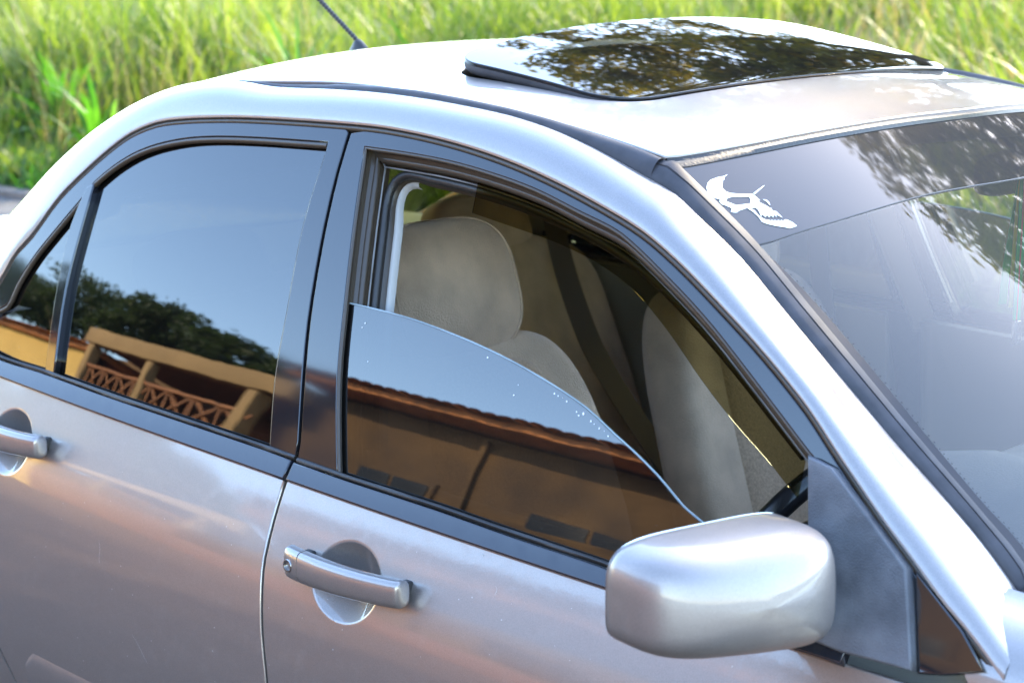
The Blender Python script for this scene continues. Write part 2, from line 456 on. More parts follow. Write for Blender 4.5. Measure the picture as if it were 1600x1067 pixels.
# ------------------------------------------------------------------ cant rail / pillars (one silver band each side)
def band(mirror):
    xs = np.concatenate([np.arange(-1.60, -.93, .03), np.arange(-.93, 1.045, .012)])
    rows = []
    for x in xs:
        if x < -.93:
            zl = .95-(-.93-x)*.05; y0 = -hw(-.93, .95)+.0+.06*(-.93-x)
            a = np.array([x, y0, zl])
        else:
            z = Lz(x); a = np.array([x, -hw(x, z), z])
        b = Uat(x); d = np.linalg.norm(b-a)
        t0 = np.array([0, .36, .93]); t1 = np.array([0, .97, .16])
        if x > .45: t1 = np.array([0, .95, .22])
        k = .42*d
        c1 = a+t0*k; c2 = b-t1*k
        row = []
        n_in = np.array([0, .93, -.36])
        row.append(a+n_in*.02+np.array([0, 0, .004])); row.append(a+n_in*.004+np.array([0, 0, .0003])); row.append(a+n_in*.0012+t0*.0012)
        for t in np.linspace(.05, .965, 15):
            row.append((1-t)**3*a+3*(1-t)**2*t*c1+3*(1-t)*t*t*c2+t**3*b)
        e = b+np.array([0, -.0005, -.0012]); row.append(e); row.append(b+np.array([0, .001, -.012]))
        rows.append(row)
    loft('pillar_and_roof_rail', rows, M['paint'], car, mirror=mirror, sharp=50, flip=True)
band(False); band(True)

# roof moulding strips
def moulding(mirror):
    Ma = np.array(M3); rows = []
    x0, x1 = Ma[0][0], Ma[-1][0]
    for x in np.linspace(-.42, x1, 90):
        u = Uat(x)
        if x < x0:
            m_ = np.array([x, u[1]+.003+(.022)*max(0, (x+.42)/(x0+.42)), u[2]+.002])
        else: m_ = np.array([x, np.interp(x, Ma[:, 0], Ma[:, 1]), np.interp(x, Ma[:, 0], Ma[:, 2])])
        row = [u+np.array([0, .0005, -.012])]
        for t in (0, .12, .3, .5, .7, .88, 1.):
            p = u*(1-t)+m_*t; p = p+np.array([0, -.3, 1.])*(-.002+.007*math.sin(math.pi*t)**.6*min(1, max(0, (x+.42)/.35))**.7); row.append(p)
        row.append(m_+np.array([0, 0, -.012])); rows.append(row)
    loft('roof_moulding', rows, M['mould'], car, mirror=mirror, sharp=50, flip=True)
moulding(False); moulding(True)

# ------------------------------------------------------------------ roof
hdrpx = [(1060, 243), (1120, 233), (1195, 219), (1330, 194), (1465, 175)]
Hpts = [hit(x, y, g_roof)[:2] for x, y in hdrpx]
near = [p[:2]+np.array([0, .003]) for p in M3]
xe = near[0][0]
rn = [np.array([-.86, -.566]), np.array([-.6, -.566]), np.array([-.42, -.564]), np.array([-.30, -.557])]+[p for p in near[:-1]]
corner = np.array([near[-1][0], near[-1][1]])
hh = [p for p in Hpts if p[0] > corner[0]+.005 and p[1] < -.02]
front = [corner]+hh
front = front+[np.array([p[0], -p[1]]) for p in front[::-1]]
side_n = spline(rn+[corner], .02)
fr = spline([corner]+hh+[np.array([hh[-1][0]+.001, 0.])]+[np.array([p[0], -p[1]]) for p in hh[::-1]]+[corner*[1, -1]], .02)
side_f = [p*[1, -1] for p in side_n[::-1]]
rear = spline([np.array([-.86, .566]), np.array([-.9, .3]), np.array([-.915, 0]), np.array([-.9, -.3]), np.array([-.86, -.566])], .03)
roof_outline = side_n[:-1]+fr[:-1]+side_f[:-1]+rear[:-1]
def rrect(x0, x1, y0, y1, r, n=8, bowf=0, bowr=0):
    o = []
    for (cx, cy, a0) in ((x1-r, y1-r, 0), (x0+r, y1-r, 90), (x0+r, y0+r, 180), (x1-r, y0+r, 270)):
        for k in range(n+1):
            a = math.radians(a0+90*k/n); o.append(np.array([cx+r*math.cos(a), cy+r*math.sin(a)]))
    # densify straights, bow front/rear
    out = []
    for i in range(len(o)):
        a, b = o[i], o[(i+1) % len(o)]; k = max(1, int(np.linalg.norm(b-a)/.03))
        for j in range(k): out.append(a+(b-a)*j/k)
    ym = (y0+y1)/2; hy = (y1-y0)/2
    for p in out:
        s = 1-((p[1]-ym)/hy)**2
        w = np.clip((p[0]-x0)/(x1-x0), 0, 1); p[0] += bowf*s*w+bowr*s*(1-w)
    return out
SR = (-.075, .262, -.43, .43)
sun_hole = rrect(SR[0]-.004, SR[1]+.004, SR[2]-.004, SR[3]+.004, .07, bowf=.035, bowr=-.01)
panel('roof_skin', ROOF, roof_outline, M['paint'], car, r=.0025, depth=.012, spacing=.04, holes=[sun_hole])

# sunroof: glass panel tipped up at its rear edge, on a rubber seal
def sunz(x, y):
    t = np.clip((SR[1]-x)/(SR[1]-SR[0]), 0, 1.1)
    return roofz(x, y)+.003+t*(.028+.020*y)+.006*t*(1-(y/.43)**2)+(.007*(1-t)+.009*t)*(max(0, y)/.43)**1.5
SUNS = Surf(lambda u, v: (u, v, sunz(u, v))); SUNS.sign = 1
sr = empty('sunroof', (0, 0, 0), car); sr['label'] = 'glass sunroof tilted up at its rear edge'
panel('sunroof_glass', SUNS, rrect(*SR[:2], *SR[2:], .066, bowf=.035, bowr=-.01), M['glass_roof'], sr, r=.002, depth=.003, spacing=.04)
ring = [SUNS.P(*p, -.010) for p in rrect(SR[0]+.003, SR[1]-.003, SR[2]+.003, SR[3]-.003, .064, bowf=.035, bowr=-.01)]
def ringrows(offs, base, surf, out=True):
    rows = []
    for (ins, dz) in offs:
        pts = offset_closed(base if polyarea(base) > 0 else base[::-1], ins)
        rows.append([surf.P(*p, dz) for p in pts])
    V = [p for r_ in rows for p in r_]; n = len(rows[0]); F = []
    for i in range(len(rows)-1):
        for j in range(n):
            k = (j+1) % n; F.append((i*n+j, (i+1)*n+j, (i+1)*n+k, i*n+k))
    return V, F
V, F = ringrows([(.006, -.004), (.0005, -.0052), (-.0006, -.010), (.0005, -.016), (.005, -.020), (.02, -.021)], rrect(*SR, .066, bowf=.035, bowr=-.01), SUNS)
mesh('sunroof_seal', V, F, M['mould'], sr, sharp=60)
V, F = ringrows([(0.002, -.003), (.002, -.03), (.03, -.045), (.05, -.045)], sun_hole, ROOF)
mesh('sunroof_frame', V, F, M['rubber'], sr, sharp=40)

# antenna
ab = np.array([-.754, 0, roofz(-.754, 0)])
ant = empty('antenna', (0, 0, 0), car)
rows = []
for t, rx, ry in ((0, .030, .017), (.003, .030, .017), (.010, .024, .014), (.018, .016, .011), (.024, .010, .009), (.028, .005, .005)):
    rows.append([ab+np.array([math.cos(a)*rx-.25*t, math.sin(a)*ry, t]) for a in np.linspace(0, 2*math.pi, 24, endpoint=False)])
loft('antenna_base', rows, M['rubber'], ant, closed=True, caps=True, sharp=70, flip=True)
a0 = ab+np.array([-.006, 0, .024]); a1 = at_y(490, -10, 0.); d = (a1-a0)/np.linalg.norm(a1-a0)
pts = [a0+d*s for s in np.arange(0, .24, .0022)]
tube('antenna_mast', pts, [.0042+.0011*math.sin(i*1.55) for i in range(len(pts))], M['rubber'], ant, n=10)

# ------------------------------------------------------------------ windscreen
ws = empty('windscreen', (0, 0, 0), car)
def wpt(px, py): return hit(px, py, g_wind)[1:]
edge_px = [(1050, 256), (1094, 299), (1127, 331), (1158, 362), (1200, 408), (1262, 484), (1330, 566), (1397, 648), (1459, 722), (1541, 818), (1600, 892)]
E = [wpt(*p) for p in edge_px]; E = E+[np.array([-.70, .905])]
top = [wpt(*p) for p in [(1130, 244), (1195, 232), (1330, 206), (1465, 186)]]
bot = [np.array([-.5, .895]), np.array([-.25, .885]), np.array([0, .88])]
def sym(half): return half+[p*[-1, 1] for p in half[::-1]]
E = spline(E, .02)
half_top = spline([E[0]]+[p for p in top if p[0] < -.03]+[np.array([0, top[-1][1]+.002])], .03)
tb = float(np.interp(0, [0, 1], [1.274, 0]))
tint_px = [(1187, 384), (1259, 360), (1448, 305)]
T = [wpt(*p) for p in tint_px]; T = [p for p in T if p[0] < -.02]
Tl = spline([T[0]]+T[1:]+[np.array([0, T[-1][1]+.004])], .03)
Ea = np.array(E)
def Ey(z): return float(np.interp(-z, -Ea[:, 1], Ea[:, 0]))
# clear glass below the band
zl = Tl[0][1]
lowE = [np.array([Ey(zl), zl])]+[p for p in E if p[1] < zl-.01]
lower = Tl[::-1]+[p for p in lowE][0:]+bot
lower_full = [p for p in Tl[::-1][:-1]]+lowE+bot[:-1]
def close_sym(half):  # half polygon from centre-top to centre-bottom on the near side
    return half+[p*[-1, 1] for p in half[::-1] if abs(p[0]) > 1e-6]
clear_half = [p for p in Tl[::-1]][:-1]+lowE+bot
panel('windscreen_glass', WIND, close_sym(clear_half), M['glass_wind'], ws, r=.001, depth=.002, spacing=.06, off=0)
upE = [p for p in E if p[1] > zl+.01]
band_half = [p for p in half_top[::-1]][:-1]+upE+[np.array([Ey(zl), zl])]+Tl[1:]
panel('tint_band', WIND, close_sym(band_half), M['glass_band'], ws, r=.001, depth=.002, spacing=.06, off=0, label='dark sun strip across the top of the windscreen')
# black ceramic edge along the pillar with a dotted border
inner = [(1110, 322), (1140, 352), (1186, 386), (1262, 461), (1330, 539), (1397, 620), (1465, 703), (1541, 793), (1600, 858)]
IN = spline([wpt(*p) for p in inner]+[np.array([-.66, .90])], .02)
def strip(name, A, B, surf, m, parent, off, mirror=False):
    n = 60
    def res(C):
        C = np.array(C); s = np.concatenate([[0], np.cumsum(np.linalg.norm(np.diff(C, axis=0), axis=1))]); q = np.linspace(0, s[-1], n)
        return np.stack([np.interp(q, s, C[:, k]) for k in range(C.shape[1])], 1)
    A, B = res(A), res(B); rows = [[surf.P(*a, off-.003), surf.P(*a, off), surf.P(*(a*.5+b*.5), off), surf.P(*b, off)] for a, b in zip(A, B)]
    return loft(name, rows, m, parent, mirror=mirror, flip=True)
frit_out = [p for p in E if p[1] < IN[0][1]+.03]
for mir in (False, True):
    strip('ceramic_edge', frit_out, IN, WIND, M['frit'], ws, .0012, mir)
dots = []
DV = []; DF = []
s = 0
INa = IN[3:-1]
for i in range(len(INa)-1):
    for k in range(4):
        p = INa[i]+(INa[i+1]-INa[i])*k/4
        for row, rr in ((.0022, .0009),):
            q = p+np.array([row, 0]); b = len(DV)
            for a in range(6): DV.append(WIND.P(q[0]+rr*math.cos(a*1.047), q[1]+rr*.7*math.sin(a*1.047), .0013))
            DF.append(tuple(range(b, b+6)))
for mir in (False, True):
    o = mesh('ceramic_dots', DV, DF, M['frit'], ws, mirror=mir); o['kind'] = 'stuff'
# gasket from pillar edge to glass edge
def gasket(mirror):
    rows = []; zs = [p for p in E]
    xs = np.linspace(M3[-1][0]-.01, 1.03, 110)
    Ew = np.array([[*WIND.P(*p, 0)] for p in E]+[])
    for x in xs:
        u = Uat(x); g = np.array([x, np.interp(x, Ew[:, 0], Ew[:, 1]), np.interp(x, Ew[:, 0], Ew[:, 2])])
        g = g+np.array([.0, .006, .004])
        row = [u+np.array([0, .001, -.01])]
        for t in (0, .1, .3, .52, .56, .60, .8, 1.):
            p = u*(1-t)+g*t; hgt = -.001+.005*math.sin(math.pi*min(1, t))**.5
            if t == .56: hgt -= .003
            row.append(p+np.array([.35, -.3, .9])*hgt)
        row.append(g+np.array([0, 0, -.006])); rows.append(row)
    loft('windscreen_moulding', rows, M['mould'], ws, mirror=mirror, sharp=40, flip=True)
gasket(False); gasket(True)
hp = [ROOF.P(p[0]+.006, p[1], -.004) for p in fr]
rows = []
for p in fr:
    a = ROOF.P(p[0], p[1], -.006); b = ROOF.P(p[0]+.003, p[1], -.002); c = ROOF.P(p[0]+.006, p[1], -.005); e = WIND.P(p[1], c[2]-.007, .001)
    rows.append([a, b, c, c*.5+e*.5+np.array([.001, 0, .002]), e])
loft('header_moulding', rows, M['rubber'], ws, flip=False, sharp=50)

# decal: white fish-skeleton-like jaw sticker in the near top corner
dpx = lambda L_: [wpt(1080+x/8., 240+y/8.) for x, y in L_]
dec = []
dec.append(dpx([(450, 272), (400, 290), (320, 305), (240, 335), (205, 370), (188, 430), (200, 480), (240, 535), (300, 565), (355, 575), (352, 610), (380, 640), (440, 660), (505, 690), (492, 735), (530, 742), (575, 742), (590, 722), (700, 685), (740, 690), (800, 680), (900, 760), (1000, 700), (940, 660), (860, 620), (830, 590), (858, 590), (770, 512), (600, 510), (480, 500), (430, 480), (385, 432), (395, 340), (415, 330), (412, 300)]))
hole = dpx([(440, 570), (500, 550), (720, 545), (738, 575), (735, 630), (560, 652), (440, 605)])
dec2 = [dpx([(905, 405), (775, 500), (795, 515), (910, 412)]), dpx([(895, 580), (940, 585), (975, 620), (985, 650), (972, 645), (945, 610)]),
        dpx([(700, 690), (740, 692), (790, 720), (830, 770), (880, 810), (940, 840), (965, 835), (990, 850), (1005, 835), (1030, 852), (1045, 835), (1070, 858), (1085, 835), (1110, 855), (1125, 835), (1145, 855), (1165, 830), (1200, 835), (1270, 870), (1318, 912), (1235, 942), (1150, 925), (1060, 912), (960, 890), (880, 860), (840, 800), (770, 735)]),
        dpx([(820, 690), (1000, 690), (1010, 720), (1060, 730), (1140, 808), (1060, 770), (1065, 800), (1030, 770), (1025, 805), (990, 775), (975, 805), (945, 775), (925, 800), (890, 770), (870, 790), (850, 740)])]
st = panel('sticker', WIND, dec[0], M['white_vinyl'], ws, r=.0003, depth=.0002, off=.0009, spacing=.02, holes=[hole], label='white skull-and-jaw vinyl sticker on the sun strip')
for q in dec2: panel('sticker', WIND, q, M['white_vinyl'], ws, r=.0002, depth=.0002, off=.0010, spacing=.03)

# ------------------------------------------------------------------ doors
belt_bot_r = [(0, 586), (101, 630), (202, 664), (337, 708), (446, 747)]
def zbot(x): return .8915-.0345*x if x < 0 else .8915-.035*x
cutpx = [(457, 735), (447, 748), (427, 813), (413, 872), (408, 934), (409, 992), (416, 1067)]
CUT = sidepts(cutpx); CUT = CUT+[np.array([CUT[-1][0]+.004, .5]), np.array([.02, .4]), np.array([.03, .24])]
CUT = [p for i, p in enumerate(CUT) if i == 0 or p[1] < CUT[i-1][1]-.005]
CUT = spline(CUT, .02)
print('CUT', [tuple(np.round(c, 3)) for c in CUT[:3]], tuple(CUT[-1].round(3)))
rear_cut = spline([np.array(p) for p in [(-1.0, .925), (-.985, .85), (-.93, .74), (-.82, .60), (-.719, .479), (-.668, .411), (-.62, .32), (-.60, .24)]], .02)
f_cut = spline([np.array(p) for p in [(.985, .857), (1.02, .82), (1.038, .78), (1.04, .6), (1.02, .4), (.99, .24)]], .02)
GAP = .0022
def handle_geo(x0, x1, zc): return x0, x1, zc
HF = (hit(445, 878, lambda p: p[1]+hw(p[0], p[2])+.03), hit(630, 938, lambda p: p[1]+hw(p[0], p[2])+.035))
print('handle', HF)
hx0, hx1 = HF[0][0], HF[1][0]-.014; hz0, hz1 = HF[0][2], HF[1][2]
RC = hit(543, 907, g_side); e1 = hit(597, 925, g_side); e2 = hit(543, 842, g_side); e3 = hit(540, 976, g_side)
print('recess', RC, e1, e2, e3)
rcz = (e2[2]+e3[2])/2; rrz = (e2[2]-e3[2])/2; rrx = .062
rcx = RC[0]-.002
DXR = -.635-.0   # shift of rear handle from front one
rh = hit(52, 702, lambda p: p[1]+hw(p[0], p[2])+.035); DXR = rh[0]-hx1; DZR = rh[2]-hz1
print('rear handle shift', DXR, DZR)
DOOR.dimples = [(rcx, rcz, rrx, rrz, .019), (rcx+DXR, rcz+DZR, rrx, rrz, .019)]
def rings(cx, cz):
    o = []
    for k in (.2, .4, .58, .72, .83, .91, .96, 1.0, 1.05, 1.14):
        n = 64 if k > .5 else 24
        for j in range(n):
            a = 2*math.pi*j/n; o.append((cx+rrx*k*math.cos(a), cz+rrz*k*math.sin(a)))
    return np.array(o)

def tops(x0, x1, n=20): return [np.array([x, zbot(x)]) for x in np.linspace(x0, x1, n)]

def build_doors(mirror):
    S = '' 
    # rear door
    rd = empty('rear_door', (0, 0, 0), car); fd = empty('front_door', (0, 0, 0), car)
    cr = [p-np.array([GAP, 0]) for p in CUT]; cf = [p+np.array([GAP, 0]) for p in CUT]
    poly = tops(-.995, cr[0][0], 40)+cr[1:]+[np.array([x, .24]) for x in np.linspace(cr[-1][0]-.03, -.58, 12)]+rear_cut[::-1][:-1]
    panel('door_skin', DOOR, poly, M['paint'], rd, r=.003, depth=.012, spacing=.03, mirror=mirror, extra=rings(rcx+DXR, rcz+DZR))
    poly = tops(cf[0][0], .98, 40)+f_cut[1:]+[np.array([x, .24]) for x in np.linspace(.96, cf[-1][0]+.03, 15)]+cf[::-1][:-1]
    panel('door_skin', DOOR, poly, M['paint'], fd, r=.003, depth=.012, spacing=.03, mirror=mirror, extra=rings(rcx, rcz))
    # belt trims (bottom line zbot, top line traced)
    btop_r = sidepts([(0, 561), (67, 583), (169, 620), (270, 654), (418, 704), (458, 719)])
    btr = [np.array([-1.0, .962]), np.array([-.9, .955])]+btop_r; btr = spline(btr, .03); btr[-1][0] = CUT[0][0]-.003
    poly = btr+[p+np.array([0, .001]) for p in tops(-1.0, CUT[0][0]-.003, 40)[::-1]]
    panel('belt_trim', BELT, poly, M['belt'], rd, r=.002, depth=.012, off=.003, spacing=.05, mirror=mirror)
    btf = sidepts([(466, 723), (530, 746), (685, 797), (805, 839), (943, 885), (1100, 944)]); btf = spline(btf+[np.array([.872, .8945])], .03); btf[0][0] = CUT[0][0]+.003
    poly = btf+[p+np.array([0, .001]) for p in tops(CUT[0][0]+.003, .872, 40)[::-1]]
    panel('belt_trim', BELT, poly, M['belt'], fd, r=.002, depth=.012, off=.003, spacing=.05, mirror=mirror)
    # waist seal lips
    for dr, C_ in ((rd, btr), (fd, btf)):
        tube('waist_seal', [SIDE.P(p[0], p[1]+.003, -.003) for p in C_], .004, M['rubber'], dr, n=6, mirror=mirror)
    # rear door window frame
    Lx = [p for p in L2 if p[0] < -.075]
    outer = offset_open(L2, -.006)   # below the rail edge
    o_r = [p for p in outer if p[0] < CUTTOPR[0]-.004 and p[0] > -.93]
    o_f = [p for p in outer if p[0] > CUTTOPR[0]+.012 and p[0] < .985]
    inn_r = sidepts([(509, 221), (405, 214), (337, 212), (287, 215), (240, 225), (205, 239), (172, 260), (145, 283), (133, 297)])
    qi = sidepts([(127, 306), (110, 326), (80, 362), (50, 400), (25, 440), (8, 475)])
    inn_q = qi+[np.array([-.905, .985]), np.array([-.94, .955])]
    glassR = sidepts([(510, 222), (505, 240), (471, 350), (445, 485), (427, 586), (418, 704)])
    poly_in = spline(glassR[::-1], .03)[:-1]+spline(inn_r, .02)[:-1]+spline([inn_r[-1]]+inn_q, .02)
    b_edge = spline([BG[i]-np.array([.0025, 0]) for i in range(len(BG))], .03)   # BG from bottom to top
    o_r2 = o_r
    poly = [np.array([poly_in[0][0], poly_in[0][1]])]+[]
    ring_ = b_edge+o_r2[::-1]+[np.array([-.965, .955])]+poly_in[::-1]
    panel('window_frame', SIDE, ring_, M['black_gloss'], rd, r=.0015, depth=.018, off=-.0035, spacing=.04, mirror=mirror)
    # divider bar
    dl = sidepts([(133, 291), (108, 350), (86, 451), (67, 583)]); dr_ = sidepts([(146, 284), (127, 350), (101, 451), (82, 588)])
    panel('divider_bar', SIDE, spline(dl, .03)+spline(dr_[::-1], .03), M['black_gloss'], rd, r=.003, depth=.012, off=-.002, spacing=.05, mirror=mirror)
    # glasses
    gr = [(509, 222), (405, 214), (337, 212), (287, 215), (240, 225), (205, 239), (172, 260), (146, 283), (127, 350), (101, 451), (80, 590), (169, 622), (270, 656), (418, 706), (427, 586), (445, 485), (471, 350)]
    g_ = sidepts(gr)
    panel('rear_window_glass', SIDE, spline(g_, .03, True, (0, 7, 10, 13)), M['glass_rear' if mirror else 'glass_dark'], rd, r=.0008, depth=.001, off=-.013, spacing=.04, mirror=mirror)
    q = sidepts([(133, 292), (110, 328), (80, 364), (50, 402), (25, 442), (8, 477)])+[np.array([-.905, .985]), np.array([-.94, .95])]+sidepts([(67, 586), (86, 451), (108, 350)])
    panel('quarter_glass', SIDE, q, M['glass_dark'], rd, r=.0008, depth=.001, off=-.012, spacing=.04, mirror=mirror)
    # glass run seals
    tube('glass_seal', [SIDE.P(p[0], p[1]-.004, -.007) for p in spline(inn_r, .015)], .0045, M['seal'], rd, n=8, mirror=mirror)
    tube('glass_seal', [SIDE.P(p[0]+.001, p[1]-.004, -.007) for p in spline(qi+[np.array([-.905, .985]), np.array([-.94, .955])], .015)], .004, M['seal'], rd, n=8, mirror=mirror)
    tube('glass_seal', [SIDE.P(p[0]-.001, p[1], -.007) for p in spline(glassR[1:], .015)], .0022, M['chrome'] if False else M['seal'], rd, n=6, mirror=mirror)
    # front frame
    inn_f = [(524, 744), (523, 700), (524, 585), (535, 470), (549, 350), (567, 228), (631, 237), (699, 250), (766, 269), (834, 294), (901, 328), (969, 364), (1060, 452), (1111, 509), (1161, 573), (1212, 640), (1262, 706), (1276, 722)]
    fi = sidepts(inn_f)
    inner_f = spline(fi, .02, corners=(5,))
    b2 = spline([BG[i]+np.array([.0035, 0]) for i in range(len(BG))], .03)
    o_f2 = [p for p in o_f]
    ring_ = b2+o_f2+[np.array([.985, .905]), np.array([.80, .905])]+sidepts([(1276, 800)])+inner_f[::-1]
    panel('window_frame', SIDE, ring_, M['black_gloss'], fd, r=.0015, depth=.02, off=-.0035, spacing=.04, mirror=mirror)
    # seals inside the front opening
    top_in = [p for p in inner_f if p[1] > .93]
    def inw(d): return offset_open(inner_f, -d)
    tube('glass_seal', [SIDE.P(*p, -.0065) for p in inw(.0015)], .003, M['seal'], fd, n=8, mirror=mirror)
    tube('glass_seal', [SIDE.P(*p, -.028) for p in inw(.007)], .0065, M['seal'], fd, n=8, mirror=mirror)
    rows = [[SIDE.P(*p, -.008), SIDE.P(*p2, -.018), SIDE.P(*q_, -.026), SIDE.P(*r_, -.045)] for p, p2, q_, r_ in zip(inner_f, inw(.0025), inw(.012), inw(.014))]
    loft('glass_channel', rows, M['seal'], fd, mirror=mirror, sharp=30)
    tube('seal_bead', [SIDE.P(*p, -.034) for p in inw(.0155)], .0014, M['bead'], fd, n=6, mirror=mirror)
    tube('door_weatherstrip', [SIDE.P(*p, -.044) for p in offset_round(inner_f, .0185)], .0065, M['rubber'], fd, n=10, mirror=mirror)
    jr = [offset_round(inner_f, d_) for d_ in (.013, .015, .022, .026)]
    loft('door_jamb', [[SIDE.P(*a_, -.040), SIDE.P(*b_, -.044), SIDE.P(*c_, -.048), SIDE.P(*d_, -.058)] for a_, b_, c_, d_ in zip(*jr)], M['seal'], fd, mirror=mirror, sharp=40)
    lj = [(a_, b_) for a_, b_ in zip(offset_round(inner_f, .0255), offset_round(inner_f, .034)) if a_[0] < .045 or (a_[0] < .13 and a_[1] < 1.27)]
    loft('pillar_trim_edge', [[SIDE.P(*a_, -.057), SIDE.P(*(a_*.7+b_*.3), -.056), SIDE.P(*(a_*.2+b_*.8), -.058), SIDE.P(*b_, -.066)] for a_, b_ in lj], M['trimlight'], fd, mirror=mirror, sharp=60)
    # lowered glass
    gtop = sidepts([(536, 467), (581, 477), (648, 495), (732, 527), (800, 559), (867, 598), (918, 633), (962, 674), (989, 698), (1029, 738), (1070, 787), (1100, 812)], .013)
    gt = spline(gtop, .02)
    gpoly = gt+[np.array([gt[-1][0]+.03, .86])]+[np.array([x, .86]) for x in np.linspace(gt[-1][0], 0.06, 12)]+sidepts([(521, 745), (524, 640), (529, 540)], .013)
    panel('front_window_glass', SIDE, gpoly, M['glass_far' if mirror else 'glass_front'], fd, r=.0006, depth=.003, off=-.012, spacing=.035, mirror=mirror, label='tinted front window wound halfway down')
    if not mirror:
        V_, F_ = [], []
        for (qx, qy) in [(868, 610), (874, 613), (881, 616), (887, 622), (903, 638), (906, 644), (913, 641), (925, 653), (930, 657), (938, 664), (946, 668), (952, 676), (572, 500), (567, 507), (576, 560), (763, 553), (811, 596), (804, 612)]:
            c_ = sidepts([(qx, qy)], .012)[0]; b_ = len(V_); k_ = rng.uniform(.0006, .0017); ph = rng.uniform(0, 6)
            for a in range(5): V_.append(SIDE.P(c_[0]+k_*math.cos(a*1.257+ph)*rng.uniform(.5, 1.6), c_[1]+k_*math.sin(a*1.257+ph)*rng.uniform(.4, 1.3), -.0114))
            F_.append(tuple(range(b_, b_+5)))
        o_ = mesh('glue_residue', V_, F_, M['white_vinyl'], fd); o_['kind'] = 'stuff'
    tube('glass_edge', [SIDE.P(p[0], p[1]+.0005, -.0138) for p in gt], .0016, GLEDGE, fd, n=6, mirror=mirror)
    # handles
    for dr, dx, dz in ((rd, DXR, DZR), (fd, 0, 0)):
        hd = empty('door_handle', (0, 0, 0), dr)
        rows = []; rowsb = []
        def station(t):
            x = hx0+(hx1-hx0)*t+dx; z = hz0+(hz1-hz0)*t+dz; y = -hw(x, z)
            # stand-off of bar centre, half height, half depth
            so = .014+.012*math.sin(math.pi*min(1, max(0, t)))**.7
            hh_ = .0220-.0042*t; dd = .012+.001*math.sin(math.pi*t)
            return x, y, z, so, hh_, dd
        def sect(t, sc=1.0):
            x, y, z, so, hh_, dd = station(t); r_ = []
            for a in np.linspace(0, 2*math.pi, 28, endpoint=False):
                r_.append(np.array([x, y-so-.006+sq(math.cos(a), .75)*dd*sc*-1, z+sq(math.sin(a), .62)*hh_*sc]))
            return r_
        ts = np.linspace(.165, .985, 30)
        rows = [sect(ts[0], .8)]+[sect(t) for t in ts]
        for sc, dt in ((.93, .008), (.8, .013), (.5, .017)): rows.append(sect(.985+dt, sc))
        loft('handle_bar', rows, M['paint'], hd, closed=True, caps=True, mirror=mirror, sharp=70, flip=False)
        rows = [sect(-.012, .55), sect(-.008, .8), sect(0, .95)]+[sect(t) for t in np.linspace(.01, .155, 8)]+[sect(.158, .9)]
        loft('lock_cap', rows, M['paint'], hd, closed=True, caps=True, mirror=mirror, sharp=70)
        # feet joining the door
        for t, w in ((.065, .009), (.925, .008)):
            x, y, z, so, hh_, dd = station(t)
            rbox('handle_mount', (x, y-.004, z), (w*2, .022, hh_*1.1), M['rubber'], hd, r=.004, mirror=mirror)
        # black gasket behind the ends
        x, y, z, so, hh_, dd = station(1.01)
        # lock
        if dx == 0:
            x, y, z, so, hh_, dd = station(.065)
            rows = []
            for (rr, yy) in ((.0085, -.0005), (.0080, -.0022), (.0066, -.0022), (.0062, .0015), (.0001, .0018)):
                rows.append([np.array([x+rr*math.cos(a), y-so-.006-dd+yy, z+rr*math.sin(a)*1.05]) for a in np.linspace(0, 2*math.pi, 20, endpoint=False)])
            loft('key_lock', rows, M['lock'], hd, closed=True, mirror=mirror, sharp=40)
            rbox('key_slot', (x, y-so-.006-dd+.0010, z), (.0018, .002, .008), M['rubber'], hd, r=.0004, mirror=mirror)
    # lower side moulding
    mp = [np.array([-.635, .455]), np.array([-.02, .485])]
    for dr, xa, xb in ((rd, -.63, -.015), (fd, .02, .97)):
        rows = []
        for x in np.linspace(xa, xb, 40):
            z0 = .455; e = min(1, (x-xa)/.03, (xb-x)/.03); e = max(.12, e)**.5
            rows.append([np.array([x, -hw(x, z0+dz*e)-dy*e, z0+dz*e]) for dz, dy in ((.046, -.001), (.036, .002), (.024, .0035), (0, .004), (-.03, .0035), (-.042, .002), (-.05, -.001))])
        loft('side_moulding', rows, M['paint'], dr, mirror=mirror, flip=False, sharp=60)

def offset_round(curve, d):
    c = offset_open(curve, -d); out = []
    for i in range(len(c)):
        a = max(0, i-4); b = min(len(c), i+5); out.append(sum(c[a:b])/(b-a))
    return out
# (gap) B-pillar gap line between the doors, bottom to top
BG = sidepts([(459, 716), (464, 688), (479, 502), (505, 350), (525, 265), (543, 206)])
CUTTOPR = BG[-1]
GLEDGE = mat('ground_glass_edge', (.25, .3, .3), .3)
build_doors(False); build_doors(True)

SV, SF = [], []
for (x0_, z0_, x1_, z1_) in [(-.385, .735, -.380, .700), (-.30, .61, -.262, .575), (.40, .84, .405, .83)]:
    n_ = 6
    for i in range(n_+1):
        t_ = i/n_; x_, z_ = x0_+(x1_-x0_)*t_+.002*math.sin(5*t_), z0_+(z1_-z0_)*t_
        for sgn in (-1, 1): SV.append(SIDE.P(x_+sgn*.00035, z_, .0004))
    b_ = len(SV)-2*(n_+1)
    for i in range(n_): SF.append((b_+2*i, b_+2*i+1, b_+2*i+3, b_+2*i+2))
for i in range(90):
    x_, z_ = rng.uniform(-.62, .75), rng.uniform(.5, .87); k_ = rng.uniform(.0004, .0012); b_ = len(SV)
    for a in range(5): SV.append(SIDE.P(x_+k_*math.cos(a*1.257), z_+k_*math.sin(a*1.257), .0004))
    SF.append(tuple(range(b_, b_+5)))
M['chip'] = mat('pale_chip', (.45, .42, .38), .7)
o = mesh('paint_chips', SV, SF, M['chip'], car); o['kind'] = 'stuff'
